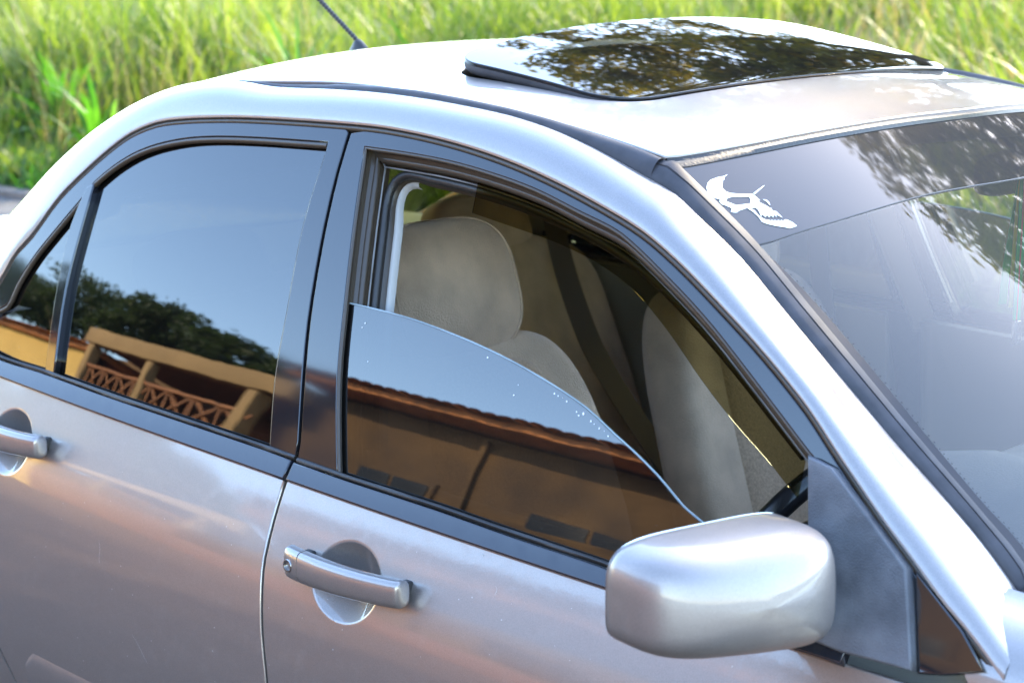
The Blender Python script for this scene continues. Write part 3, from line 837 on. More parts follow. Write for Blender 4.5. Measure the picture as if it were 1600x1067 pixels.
# rail seal: dark brown rubber in the gap between rail and frames
for mir in (False, True):
    tube('rail_seal', [SIDE.P(p[0], p[1], -.009) for p in offset_open(L2, -.0025) if p[0] > -.93], .0052, M['seal'], car, n=8, mirror=mir)

# ------------------------------------------------------------------ fenders, bonnet, tail, lower body
def archz(x, cx, r): 
    d = r*r-(x-cx)**2
    return .30+math.sqrt(d) if d > 0 else .24
for mir in (False, True):
    xs = np.linspace(1.045, 2.32, 90); rows = []
    def pull(p):
        s_ = np.clip((p[2]-.80)/.11, 0, 1); s_ = s_*s_*(3-2*s_); k_ = np.clip(1-(p[0]-1.045)/.3, 0, 1)
        return p-np.array([.060*s_*k_, 0, 0])
    for x in xs:
        b = max(.24, archz(x, 1.45, .35)); fz = .930-.080*max(0, x-1.05)-.10*max(0, x-1.7)**2
        row = []
        fy = -.02*max(0, x-1.5)-.35*max(0, x-2.0)**2*1.6
        for z in np.linspace(b, fz-.06, 10): row.append(np.array([x, -hw(min(x, 1.3), z)-fy-.02*0, z]))
        y0 = row[-1][1]; 
        for a in (10, 22, 34, 46, 58, 70, 82): row.append(np.array([x, y0+.105*(1-math.cos(math.radians(a))), fz-.06+.062*math.sin(math.radians(a))]))
        row.append(np.array([x, -.655-fy, fz+.008])); row.append(np.array([x, -.652-fy, fz-.006]))
        rows.append([row[0]+np.array([0, .02, 0])]*0+[pull(p) for p in row])
    rows = [[p+np.array([.004, .012, -.012]) for p in rows[0]], [p+np.array([.0005, .001, -.001]) for p in rows[0]]]+rows
    loft('front_wing', rows, M['paint'], car, mirror=mir, sharp=50)
    # rear quarter
    xs = np.linspace(-1.0, -2.12, 60); rows = []
    for x in xs:
        b = max(.24, archz(x, -1.15, .35)); row = []
        fy = -.10*max(0, -x-1.5)**2-.9*max(0, -x-1.95)**2
        zt = .925
        for z in np.linspace(b, zt-.05, 12): row.append(np.array([x, -hw(max(x, -1.2), z)-fy, z]))
        y0 = row[-1][1]
        for a in (20, 40, 60, 80): row.append(np.array([x, y0+.06*(1-math.cos(math.radians(a))), zt-.05+.055*math.sin(math.radians(a))]))
        row.append(np.array([x, -.66-fy*.5, zt+.045])); rows.append(row)
    loft('rear_wing', rows, M['paint'], car, mirror=mir, sharp=50, flip=True)
    # strip behind the rear door around the arch
    rows = []
    for p in rear_cut:
        cx, cz = -1.15, .30; d = np.array([p[0]-cx, p[1]-cz]); dd = np.linalg.norm(d); e = np.array([cx, cz])+d/dd*.352
        a = p+(-d/dd)*.004
        if dd < .37: e = a-d/dd*.012
        rows.append([SIDE.P(*a, -.010), SIDE.P(*a, 0), SIDE.P(*(a*.5+e*.5), 0), SIDE.P(*e, 0), SIDE.P(*(e-d/dd*.002), -.03)])
    loft('arch_panel', rows, M['paint'], car, mirror=mir, sharp=50, flip=False)
    # sill
    rows = [[np.array([x, -hw(x, .24)+.0, .245]), np.array([x, -hw(x, .24)+.004, .20]), np.array([x, -.70, .17])] for x in np.linspace(-.62, 1.05, 20)]
    loft('sill', rows, M['paint'], car, mirror=mir)
rows = []
for x in np.linspace(1.10, 2.3, 40):
    w = .657-.02*max(0, x-1.5)-.30*max(0, x-2.0)**2; fz = .934-.080*max(0, x-1.05)-.10*max(0, x-1.7)**2
    rows.append([np.array([x+.10*(1-(y/.66)**2)*(1 if x < 1.3 else max(0, 1-(x-1.3))), y*w/.66, fz+.045*(1-(y/.66)**2)]) for y in np.linspace(-.66, .66, 25)])
loft('bonnet', rows, M['paint'], car, flip=False)
rows = []
for x in np.linspace(-1.52, -2.1, 20):
    rows.append([np.array([x, y, .965+.02*(1-(y/.66)**2)-.02*max(0, -x-1.6)]) for y in np.linspace(-.66, .66, 15)])
loft('boot_lid', rows, M['paint'], car, flip=True)
rows = []
for t in np.linspace(0, 1, 12):
    xr = -.865-.66*t; ue = Uat(xr)
    rows.append([np.array([xr-.05*(1-(y/.55)**2), -ue[1]*y/.55, ue[2]+.001+(roofz(-.865, y)-roofz(-.865, .55)-.004)*(1-t)+.03*t*(1-(y/.55)**2)]) for y in np.linspace(-.55, .55, 15)])
loft('rear_screen', rows, M['glass_rear'], car, flip=True)
rbox('front_bumper', (2.33, 0, .45), (.16, 1.5, .45), M['paint'], car, r=.06)
rbox('rear_bumper', (-2.12, 0, .5), (.18, 1.5, .48), M['paint'], car, r=.06)
rbox('underbody', (.1, 0, .24), (4.2, 1.2, .06), M['under'], car, r=.01)
rbox('floor_pan', (.15, 0, .30), (2.5, 1.50, .04), M['carpet'], car, r=.01)
rbox('cowl_panel', (1.13, 0, .862), (.14, 1.28, .02), M['rubber'], car, r=.005)
def wheel(x, mir):
    w = empty('wheel', (0, 0, 0), car)
    def prof(pr):
        rows = []
        for a in np.linspace(0, 2*math.pi, 41): rows.append([np.array([x+r_*math.cos(a), y_, .305+r_*math.sin(a)]) for r_, y_ in pr])
        return rows
    loft('tyre', prof([(.20, -.60), (.27, -.595), (.298, -.61), (.305, -.64), (.305, -.74), (.298, -.78), (.27, -.80), (.20, -.795)]), M['tyre'], w, mirror=mir)
    loft('rim', prof([(.20, -.79), (.195, -.77), (.18, -.76), (.10, -.775), (.05, -.78), (.001, -.78)]), M['alloy'], w, mirror=mir)
for x in (1.45, -1.15):
    for mir in (False, True): wheel(x, mir)

# ------------------------------------------------------------------ wing mirror
def wing_mirror(mirror):
    wm = empty('wing_mirror', (0, 0, 0), car)
    # sail panel on the door corner
    sp = sidepts([(1271, 713), (1309, 733), (1345, 782), (1383, 833), (1424, 889), (1429, 960), (1433, 1050), (1380, 1036), (1320, 1020), (1271, 1000), (1271, 860)])
    panel('sail_panel', SIDE, spline(sp, .02, True, tuple(range(11))), M['sail'], wm, r=.003, depth=.016, off=.014, spacing=.025, mirror=mirror)
    # arm
    A = SIDE.P(.80, .905, .012)
    rows = []
    for t in np.linspace(0, 1, 14):
        c = np.array([.797-.012*t, -.770-.12*t, .905+.004*t])
        hx = .034*(1-t)**1.4+.026; hz = .022*(1-t)**1.3+.014
        rows.append([c+np.array([hx*sq(math.cos(a), .8), 0, hz*sq(math.sin(a), .8)]) for a in np.linspace(0, 2*math.pi, 24, endpoint=False)])
    loft('mirror_arm', rows, M['sail'], wm, closed=True, mirror=mirror, caps=True, flip=False)
    # shell: dome over a rounded outline; local axes u (outwards), v (up), w (forwards)
    O = np.array([.785, -.898, .962]); ca = math.radians(10)
    u = np.array([-math.sin(ca), -math.cos(ca), 0.]); v = np.array([0, 0, 1.]); w = np.array([math.cos(ca), -math.sin(ca), 0])
    ol = []
    for a in np.linspace(0, 2*math.pi, 96, endpoint=False):
        pu, pv = sq(math.cos(a), .42)*.124, sq(math.sin(a), .44)*.060
        pv += -.004+(.03*pu if pv > 0 else .13*pu)*(abs(pv)/.061); ol.append(np.array([pu, pv]))
    c0 = np.array([.0, -.002]); rows = []
    D = .096
    prof = [(.985, -.014), (1.0, -.011)]+[((1-q**3.6)**(1/3.0), D*q) for q in (0, .12, .24, .36, .47, .57, .66, .74, .81, .87, .915, .95, .975, .99, .998, 1.0)]
    for s_, wd in prof:
        rows.append([O+u*(c0[0]+(p[0]-c0[0])*s_)+v*(c0[1]+(p[1]-c0[1])*s_)+w*(wd*(1-.30*((p[1]*s_)+.0)/.075*(.5 if p[1] > 0 else .1))-.10*max(0, p[0]*s_)*(wd/D)) for p in ol])
    loft('mirror_shell', rows, M['paint_mirror'], wm, closed=True, mirror=mirror, sharp=70, flip=True)
    rows = [[O+u*p[0]*s_+v*p[1]*s_+w*d_ for p in ol] for s_, d_ in ((1.0, -.012), (.93, -.010), (.92, .0), (.0, .0))]
    loft('mirror_face', rows, M['mirrorglass'], wm, closed=True, mirror=mirror, sharp=30, flip=False)
wing_mirror(False); wing_mirror(True)
# small black corner piece ahead of the sail panel
for mir in (False, True):
    cp = [np.array(p) for p in sidepts([(1432, 893), (1505, 985), (1540, 1050), (1470, 1055), (1434, 1052)])]
    panel('door_corner_trim', SIDE, cp, M['black_gloss'], car, r=.002, depth=.01, off=.002, spacing=.04, mirror=mir)

# thin see-through olive strip, darkens the upper part of the front window opening
vis_out = sidepts([(751, 262), (800, 279), (834, 294), (901, 328), (969, 364), (1060, 452), (1111, 509), (1161, 573), (1212, 640), (1262, 706)], .03)
vis_in = sidepts([(740, 318), (790, 335), (867, 362), (930, 392), (990, 435), (1045, 500), (1100, 580), (1150, 645), (1200, 702), (1250, 765)], .03)
M_vis = panel('tinted_strip', SIDE, spline(vis_out, .02)+spline(vis_in, .02)[::-1], M['strip_tint'], car, r=.0006, depth=.001, off=-.030, spacing=.04, label='olive see-through strip along the top of the front window opening')

# ------------------------------------------------------------------ interior
inter = car
def seat(x, y, name, rearseat=False):
    s = empty(name, (0, 0, 0), car)
    tilt = Matrix.Rotation(math.radians(-17), 4, 'Y')
    superell('headrest', (x-.035, y-.008, 1.076), (.057, .152, .110), M['fabric'], s, rot=tilt, e1=.62, e2=.62)
    loop = []
    for sg in (1, -1):
        for la in np.linspace(-1.5, 1.5, 26)*sg:
            lo = math.radians(48)*sg; loop.append(tuple(tilt @ Vector((sq(math.cos(la), .62)*sq(math.cos(lo), .62)*.0575, sq(math.cos(la), .62)*sq(math.sin(lo), .62)*.153, sq(math.sin(la), .62)*.1105)) + Vector((x-.035, y-.008, 1.076))))
    tube('piping', loop, .0022, M['fabric'], s, n=6, closed=True)
    for dy in (-.05, .05): tube('headrest_post', [(x+.0, y+dy, .93), (x-.025, y+dy, 1.03)], .006, M['chrome'], s)
    def wp(p):
        k = p.z/.30; p.y *= (1-.16*max(0, k)**2); p.x += .03*abs(p.y/.25)**3; return p
    superell('backrest', (x+.06, y, .685), (.075, .255, .325), M['fabric'], s, rot=tilt, e1=.35, e2=.5, warp=wp, nv=30)
    superell('backrest_centre', (x+.088, y, .69), (.066, .155, .29), M['fabric2'], s, rot=tilt, e1=.4, e2=.45, nv=30)
    superell('seat_cushion', (x+.36, y, .47), (.27, .26, .075), M['fabric'], s, e1=.5, e2=.45)
    return s
seat(-.10, -.385, 'driver_seat'); seat(-.16, .38, 'passenger_seat')
rs = empty('rear_seat', (0, 0, 0), car)
tilt = Matrix.Rotation(math.radians(-24), 4, 'Y')
for y in (-.35, .35): superell('headrest', (-.80, y, 1.03), (.05, .135, .075), M['fabric'], rs, rot=tilt, e1=.6, e2=.6)
superell('backrest', (-.70, 0, .70), (.10, .64, .32), M['fabric'], rs, rot=tilt, e1=.35, e2=.22, nu=60)
superell('seat_cushion', (-.42, 0, .44), (.28, .62, .09), M['fabric'], rs, e1=.45, e2=.25)
rbox('parcel_shelf', (-1.12, 0, .985), (.46, 1.2, .03), M['trim'], car, r=.01)
# seat belts
def ribbon(name, pts, w, m, wd=(0, 1, 0), label=None, parent=car, th=.0015):
    P = spline([np.array(p, float) for p in pts], .03); wd = np.array(wd, float); rows = []
    for i, p in enumerate(P):
        t = P[min(i+1, len(P)-1)]-P[max(i-1, 0)]; t /= np.linalg.norm(t); wv = wd-t*wd.dot(t); wv /= np.linalg.norm(wv); n_ = np.cross(t, wv)*th
        rows.append([p-wv*w/2-n_, p+wv*w/2-n_, p+wv*w/2+n_, p-wv*w/2+n_])
    return loft(name, rows, m, parent, closed=True, caps=True, label=label)
ribbon('seat_belt', [at_y(848, 250, .56), at_y(866, 350, .52), at_y(885, 430, .47), at_y(925, 540, .42), at_y(1010, 680, .30), at_y(1120, 830, .16)], .045, M['belt_web'], wd=_r, label='taupe belt lying across the rear seat')
ribbon('seat_belt', [(-.10, -.60, 1.18), (-.06, -.60, .9), (-.03, -.60, .6), (0, -.6, .35)], .045, M['belt_web'], wd=(1, 0, 0))
ribbon('seat_belt', [(-.14, .60, 1.18), (-.10, .60, .9), (-.03, .60, .6), (0, .6, .35)], .045, M['belt_web'], wd=(1, 0, 0))
# trims
for mir in (False, True):
    poly = [(-.95, .30), (1.0, .30), (1.02, .86), (.9, .875), (0, .905), (-.95, .935)]
    for nm, xa, xb in (('door_trim', -.93, -.03), ('door_trim', .05, .97)):
        pl = [np.array([x, .925-.03*x]) for x in np.linspace(xa, xb, 15)]+[np.array([x, .32]) for x in np.linspace(xb, xa, 15)]
        panel(nm, SIDE, pl, M['trim'], car, r=.01, depth=.01, off=-.075, spacing=.06, mirror=mir)
        # inner faces point outwards: give them a backing facing the cabin
    b_in = sidepts([(570, 262), (598, 262), (614, 268), (603, 290), (594, 350), (586, 410), (578, 480), (562, 740), (515, 740), (530, 480)], .062)
    panel('pillar_trim', SIDE, spline(b_in, .03, True, (0, 2, 7, 8)), M['trimlight'], car, r=.004, depth=.004, off=-.060, spacing=.04, mirror=mir)
    # headliner side roll
    rows = []
    for x in np.linspace(-.95, .46, 50):
        u = Uat(x); z = Lz(max(x, -.9))
        if x < -.75: z = u[2]-.08
        rows.append([np.array([x, -.60, min(z, u[2])-.012]), np.array([x, -.56, min(z, u[2])-.005]), np.array([x, -.50, u[2]-.022]), np.array([x, -.3, u[2]-.005]), np.array([x, 0, u[2]+.005])])
    loft('headliner', rows, M['trim'], car, mirror=mir, flip=False)
    # A pillar trim
    rows = []
    for x in np.linspace(.44, 1.02, 40):
        u = Uat(x); rows.append([u+np.array([-.02, .01, -.02]), u+np.array([-.03, .055, -.022]), u+np.array([-.07, .06, -.03]), u+np.array([-.12, .01, -.03])])
    loft('pillar_trim', rows, M['trim'], car, mirror=mir)
    # C pillar trim
    rows = []
    for x in np.linspace(-.72, -1.35, 14):
        u = Uat(x); rows.append([u+np.array([0, .02, -.02]), np.array([x, u[1]+.0-.03, max(.98, u[2]-.14)]), np.array([x+.02, -.68, .98])])
    if mir: loft('pillar_trim', rows, M['trim'], car, mirror=mir)
rbox('rear_bulkhead', (-.98, 0, .62), (.03, 1.3, .7), M['carpet'], car, r=.005)
# dashboard
rows = []
prof = [(1.12, .885), (1.0, .905), (.85, .925), (.74, .935), (.69, .925), (.665, .89), (.66, .80), (.70, .66), (.78, .45)]
for y in np.linspace(-.70, .70, 29):
    bump_ = .035*math.exp(-((y+.37)/.15)**4)
    rows.append([np.array([px_, y, pz+(bump_ if .68 < px_ < .9 else 0)]) for px_, pz in prof])
loft('dashboard', rows, M['dash'], car, flip=True, sharp=50)
sw = empty('steering_wheel', (0, 0, 0), car)
R_ = Matrix.Rotation(math.radians(-62), 3, 'Y')
cw = Vector((.525, -.37, .79))
pts = [tuple(cw+R_@Vector((.185*math.cos(a), .185*math.sin(a), 0))) for a in np.linspace(0, 2*math.pi, 48, endpoint=False)]
tube('wheel_rim', pts, .0155, M['wheelrim'], sw, closed=True, n=12)
for a in (90, 270, 0 if False else 180):
    a = math.radians(a); tube('wheel_spoke', [tuple(cw+R_@Vector((.05*math.cos(a), .05*math.sin(a), -.02))), tuple(cw+R_@Vector((.18*math.cos(a), .18*math.sin(a), 0)))], .014, M['wheelrim'], sw)
superell('wheel_hub', cw+R_@Vector((0, 0, -.015)), (.08, .08, .03), M['wheelrim'], sw, rot=R_)
# interior mirror
im = superell('interior_mirror', (.53, .16, 1.265), (.015, .115, .032), M['dash'], car, e1=.5, e2=.5)
tube('mirror_stalk', [(.54, .16, 1.27), (.55, .12, 1.315)], .006, M['dash'], car)


# ------------------------------------------------------------------ ground
M['asphalt'] = mat('asphalt', (.05, .048, .047), .85, bump=1.0, bscale=120, vary=.25, vscale=3)
M['yard'] = mat('red_brown_yard', (.115, .064, .04), .9, bump=.8, bscale=60, col2=(.06, .036, .026), vscale=1.2)
M['soil'] = mat('dark_soil', (.07, .06, .035), .95, bump=1, bscale=20, col2=(.045, .06, .02), vscale=2)
M['kerb'] = mat('stained_concrete', (.13, .10, .08), .85, bump=.6, bscale=90, vary=.2, vscale=4)

def bank(x, y):
    y = np.asarray(y, float); t = np.clip(y-4.4, 0, None)
    return .03+.10*t*np.clip(t/3, 0, 1)*np.clip(1.6-t/60, .3, 1)+.12*np.sin(x*.55+1)*np.clip(t/4, 0, 1)
def grid(name, xs, ys, zf, m, kind='structure'):
    V = [(x, y, float(zf(x, y))) for y in ys for x in xs]; n = len(xs)
    F = [(j*n+i, j*n+i+1, (j+1)*n+i+1, (j+1)*n+i) for j in range(len(ys)-1) for i in range(n-1)]
    o = mesh(name, V, F, m); o['kind'] = kind; return o
grid('ground', np.linspace(-600, 600, 13), np.linspace(-600, 600, 13), lambda x, y: -.05, M['soil'])
grid('driveway', np.linspace(-30, 14, 12), np.linspace(-8.6, 1.6, 6), lambda x, y: 0, M['yard'])
grid('road', np.linspace(-80, 60, 12), [1.6, 4.3], lambda x, y: .004, M['asphalt'])
grid('grass_bank', np.linspace(-90, 60, 76), np.linspace(4.3, 90, 60), bank, M['soil'])
# kerb stones
kerb = empty('kerb', (0, 0, 0)); kerb['kind'] = 'structure'
k0 = None
for i in range(46):
    x = -26+i*.62
    if k0 is None:
        k0 = rbox('kerb_stone', (0, 0, 0), (.60, .14, .14), M['kerb'], kerb, r=.012); o = k0
    else:
        o = k0.copy(); COL.objects.link(o)
    o.location = (x, 4.33+.004*math.sin(i*5.1), -.02); o.rotation_euler = (0, 0, .008*math.sin(i*3.3))

# ------------------------------------------------------------------ grass (nobody could count it)
def leafmat(name, c1, c2, tr, rough=.5, scale=.6):
    m, t, b = newmat(name)
    g = t.nodes.new('ShaderNodeNewGeometry'); r = t.nodes.new('ShaderNodeValToRGB')
    tc = t.nodes.new('ShaderNodeTexCoord'); n = t.nodes.new('ShaderNodeTexNoise'); n.inputs['Scale'].default_value = scale
    t.links.new(tc.outputs['Object'], n.inputs['Vector'])
    ad = t.nodes.new('ShaderNodeMath'); ad.operation = 'MULTIPLY_ADD'; ad.inputs[1].default_value = .45
    t.links.new(g.outputs['Random Per Island'], ad.inputs[0]); t.links.new(n.outputs['Fac'], ad.inputs[2])
    t.links.new(ad.outputs[0], r.inputs[0])
    r.color_ramp.elements[0].position = .42; r.color_ramp.elements[1].position = .98
    r.color_ramp.elements[0].color = (*c1, 1); r.color_ramp.elements[1].color = (*c2, 1)
    t.links.new(r.outputs[0], b.inputs['Base Color']); b.inputs['Roughness'].default_value = rough; b.inputs['Specular IOR Level'].default_value = .4
    tl = t.nodes.new('ShaderNodeBsdfTranslucent'); mx = t.nodes.new('ShaderNodeMixShader'); mx.inputs[0].default_value = .5
    ml = t.nodes.new('ShaderNodeMix'); ml.data_type = 'RGBA'; ml.blend_type = 'MULTIPLY'; ml.inputs['Factor'].default_value = 1
    t.links.new(r.outputs[0], ml.inputs['A']); ml.inputs['B'].default_value = (*tr, 1); t.links.new(ml.outputs['Result'], tl.inputs[0])
    t.links.new(b.outputs[0], mx.inputs[1]); t.links.new(tl.outputs[0], mx.inputs[2]); t.links.new(mx.outputs[0], t.nodes['Material Output'].inputs[0])
    return m
M['grass'] = leafmat('grass_blade', (.045, .10, .018), (.165, .225, .045), (1.6, 1.5, .6))
M['straw'] = leafmat('dry_stem', (.22, .19, .08), (.40, .34, .17), (1, .9, .6))
M['weed'] = leafmat('weed_leaf', (.035, .11, .02), (.10, .22, .03), (1.3, 1.7, .5))
M['tree1'] = leafmat('tree_leaf', (.08, .08, .012), (.20, .175, .02), (2.0, 1.7, .4), scale=.5)
M['tree2'] = leafmat('acacia_leaf', (.025, .042, .016), (.06, .085, .025), (1.2, 1.3, .6), scale=.5)
M['bark'] = mat('bark', (.09, .065, .045), .9, bump=1, bscale=25, vary=.3, vscale=5)

def blades(name, base, length, width, lean, az, m, segs=5, curve=1.2, kind='stuff', parent=None):
    """long blades: base (n,3)"""
    n = len(base); t = np.linspace(0, 1, segs+1)[None, :]
    ang = lean[:, None]+curve*t**1.5*(.35+lean[:, None])
    ds = length[:, None]/segs
    hx = np.cumsum(np.sin(ang)*ds, 1)-np.sin(ang[:, :1])*ds; hz = np.cumsum(np.cos(ang)*ds, 1)-np.cos(ang[:, :1])*ds
    dx, dy = np.cos(az)[:, None], np.sin(az)[:, None]
    c = np.stack([base[:, :1]+hx*dx, base[:, 1:2]+hx*dy, base[:, 2:3]+hz], 2)
    w = width[:, None]*np.clip(1.05-t**2.2, .04, 1)*np.clip(.5+t*2.5, 0, 1)*.5
    ra = az[:, None]+math.pi/2+rng.normal(0, .5, (n, 1)); s = np.stack([np.cos(ra)*w, np.sin(ra)*w, 0*w], 2)
    V = np.stack([c-s, c+s], 2).reshape(-1, 3); k = segs+1
    b = (np.arange(n)*2*k)[:, None]; i = np.arange(segs)[None]*2
    F = np.stack([b+i, b+i+1, b+i+3, b+i+2], 2).reshape(-1, 4)
    return rawmesh(name, V, F, m, kind, parent)

def rawmesh(name, V, F, m, kind=None, parent=None):
    me = bpy.data.meshes.new(name); me.vertices.add(len(V)); me.vertices.foreach_set('co', np.ascontiguousarray(V, dtype=np.float32).ravel())
    me.loops.add(F.size); me.loops.foreach_set('vertex_index', F.astype(np.int32).ravel())
    me.polygons.add(len(F)); me.polygons.foreach_set('loop_start', np.arange(0, F.size, F.shape[1], dtype=np.int32))
    me.update(); me.validate(); me.materials.append(m)
    me.polygons.foreach_set('use_smooth', np.ones(len(me.polygons), bool))
    o = bpy.data.objects.new(name, me); COL.objects.link(o)
    if kind: o['kind'] = kind
    if parent is not None: o.parent = parent
    return o

def scatter(n, y0, y1, power=1.0, edge=.15):
    """points over the part of the bank around the camera's field and a margin"""
    y = y0+(y1-y0)*rng.random(n)**power; r = y+2.27
    a = rng.uniform(math.tan(math.radians(20)), math.tan(math.radians(74)), n); x = 1.85-r*a
    return x, y
# tufts of long grass
nt_ = 11000; tx, ty = scatter(nt_, 4.6, 24, 1.7)
cl = np.sin(tx*1.3+ty*.7)+np.sin(tx*.45-ty*1.1+2); keep = cl+rng.normal(0, .8, nt_) > -1.5
tx, ty = tx[keep], ty[keep]; hgt = np.clip(.75+.22*cl[keep]+rng.normal(0, .15, keep.sum()), .35, 1.35)*np.clip((ty-4.4)/1.6, .35, 1)
rep = 15
bx = np.repeat(tx, rep)+rng.normal(0, .07, len(tx)*rep); by = np.repeat(ty, rep)+rng.normal(0, .07, len(tx)*rep)
base = np.stack([bx, by, bank(bx, by)], 1); L_ = np.repeat(hgt, rep)*rng.uniform(.55, 1.25, len(bx))
blades('long_grass', base, L_, rng.uniform(.013, .036, len(bx)), np.abs(rng.normal(.16, .26, len(bx))), rng.uniform(0, 6.28, len(bx)), M['grass'], curve=1.5)
sx, sy = scatter(4500, 5.0, 24, 1.6); base = np.stack([sx, sy, bank(sx, sy)], 1)
blades('dry_stems', base, rng.uniform(.6, 1.35, 4500), rng.uniform(.004, .008, 4500), np.abs(rng.normal(.1, .12, 4500)), rng.uniform(0, 6.28, 4500), M['straw'], curve=.5)
sy = 5+16*rng.random(4200)**1.4; sx = rng.uniform(-7, 4, 4200); k_ = sx > -7+(sy-5)*-.35+1.5; sx, sy = sx[k_], sy[k_]
blades('glow_grass', np.stack([sx, sy, bank(sx, sy)], 1), rng.uniform(.6, 1.2, len(sx)), rng.uniform(.008, .02, len(sx)), np.abs(rng.normal(.2, .25, len(sx))), rng.uniform(0, 6.28, len(sx)), M['straw'], curve=1.2)  # straw blades added at the right to give a golden sun glow
# short verge grass and broad leaves near the kerb
sx, sy = scatter(15000, 4.38, 5.6, 1.); base = np.stack([sx, sy, bank(sx, sy)], 1)
blades('verge_grass', base, rng.uniform(.10, .32, 15000), rng.uniform(.008, .018, 15000), np.abs(rng.normal(.4, .3, 15000)), rng.uniform(0, 6.28, 15000), M['weed'], segs=4)

def weed_plant(x, y, n, L0, w0):
    z = float(bank(x, y)); az = rng.uniform(0, 6.28, n); b = np.tile([0, 0, 0.], (n, 1))+np.stack([rng.normal(0, .05, n), rng.normal(0, .05, n), rng.uniform(0, .25*L0, n)], 1)
    o = blades('leafy_plant', b, rng.uniform(.6, 1.15, n)*L0, rng.uniform(.7, 1.3, n)*w0, rng.uniform(.15, .8, n), az, M['weed'], kind=None, curve=1.3)
    o.location = (x, y, z); return o
wl = [(-8.2, 5.9, 40, .95, .04), (-9.0, 6.6, 40, 1.05, .045), (-5.2, 5.6, 36, .95, .04), (-3.6, 5.8, 36, 1.0, .04), (-7.3, 6.4, 40, 1.05, .04), (-8.6, 4.95, 30, .55, .05), (-7.9, 5.3, 40, .75, .045), (-9.6, 5.2, 36, .8, .05), (-7.0, 5.1, 34, .55, .05), (-10.8, 5.6, 40, .9, .05), (-6.1, 5.3, 30, .6, .045)]
for i, a in enumerate(wl):
    o = weed_plant(*a)
    tag(o, ['waist-high arching blades behind the low kerb weeds', 'tall arching blades farthest back at the left of the bank', 'tall arching blades beside the antenna, left of it', 'tall arching blades showing above the sunroof', 'tall arching blades above the rear roof pillar', 'low broad-bladed green weed at the kerb, in front of the taller grass', 'tall arching green weed clump behind the kerb near the car tail', 'dense broad-bladed weed clump rising at the far left of the verge', 'small bright green weed clump beside the rear pillar of the car', 'biggest weed clump, at the left edge of the grassy bank', 'weed clump just above the roof line at the kerb'][i], 'weed', 'broad-leaved weeds along the verge')

# ------------------------------------------------------------------ trees
def tree(name, base, blobs, nl, ls, m, label, group, th=.16, flat=1.0):
    t = empty(name, base); tag(t, label, 'tree', group)
    bx_, by_, bz_ = base; bl = [(np.array(c, float)-np.array(base), r_) for c, r_ in blobs]
    top = sum(c for c, _ in bl)/len(bl); fork = np.array([top[0]*.25, top[1]*.25, top[2]*.42])
    rows = []
    tr = tube('trunk', [(0, 0, -.2), tuple(fork*.5+np.array([.1, .05, 0])), tuple(fork)], [th*1.4, th*1.05, th*.85], M['bark'], t, n=10)
    for c, r_ in bl:
        mid = fork*.5+c*.5+np.array([rng.normal(0, .3), rng.normal(0, .3), .2])
        pts = spline([fork, mid, c], .5); k = len(pts)
        tube('limb', pts, [th*.6*(1-i/k)+.02 for i in range(k)], M['bark'], t, n=6)
    V = []; vols = np.array([r_**2 for _, r_ in bl]); vols = vols/vols.sum()
    for (c, r_), f in zip(bl, vols):
        n = int(nl*f); nc = max(8, n//45)
        d = rng.normal(0, 1, (nc, 3)); d /= np.linalg.norm(d, axis=1)[:, None]; rad = r_*rng.uniform(.25, 1.05, nc)**.6
        cc = c+d*rad[:, None]*np.array([1, 1, flat])
        p = cc[rng.integers(0, nc, n)]+rng.normal(0, r_*.10, (n, 3))*np.array([1, 1, .6]); V.append(p)
    P = np.vstack(V); n = len(P); a = rng.normal(0, 1, (n, 3)); a /= np.linalg.norm(a, axis=1)[:, None]
    b = np.cross(a, rng.normal(0, 1, (n, 3))); b /= np.linalg.norm(b, axis=1)[:, None]
    s = ls*rng.uniform(.6, 1.4, (n, 1)); a = a*s; b = b*s*.42
    Q = np.stack([P-a, P-b, P+a, P+b], 1).reshape(-1, 3); F = np.arange(4*n).reshape(-1, 4)
    rawmesh('crown', Q, F, m, None, t)
    return t
gA = 'trees over the grassy bank'
tree('shade_tree', (-6.5, 13, .9), [((-9.8, 12, 8.2), 1.5), ((-8.2, 12.5, 6.6), 1.9), ((-6.3, 12, 8.0), 1.9), ((-6.6, 12.5, 5.4), 1.6), ((-4.8, 12, 6.8), 1.7)], 38000, .085, M['tree1'], 'tall shade tree behind the grass, above the car tail', gA, th=.2)
tree('shade_tree', (-1.2, 13, .9), [((-3.0, 12, 8.8), 1.9), ((-1.2, 12, 9.9), 1.7), ((-1.8, 12, 7.0), 2.0), ((.2, 12, 8.2), 1.6), ((.3, 12, 10.9), 1.5), ((1.7, 12, 9.6), 1.3), ((-.4, 12.5, 6.2), 1.5)], 38000, .085, M['tree1'], 'tallest shade tree behind the grass, above the car windscreen', gA, th=.22)
gB = 'trees behind the yellow house'
for i, (bx_, by_, bl) in enumerate([(-22.5, -14.5, [((-25, -14.3, 5.6), 1.5), ((-22.8, -14.3, 6.0), 1.6), ((-21.0, -14.3, 5.4), 1.2)]),
        (-28.5, -15, [((-30, -14.6, 6.4), 1.8), ((-27.5, -14.6, 5.9), 1.6)]),
        (-18.2, -14.5, [((-19.4, -14.2, 5.9), 1.15), ((-17.4, -14.2, 5.5), .95), ((-16.2, -14.2, 5.2), .6)])]):
    tree('acacia_tree', (bx_, by_, 0), bl, 15000, .07, M['tree2'], ['middle one of the dark trees reflected above the house roof', 'dark tree mirrored at the far left of the rear quarter glass', 'spreading dark tree mirrored furthest right in the rear window'][i], gB, flat=.55)

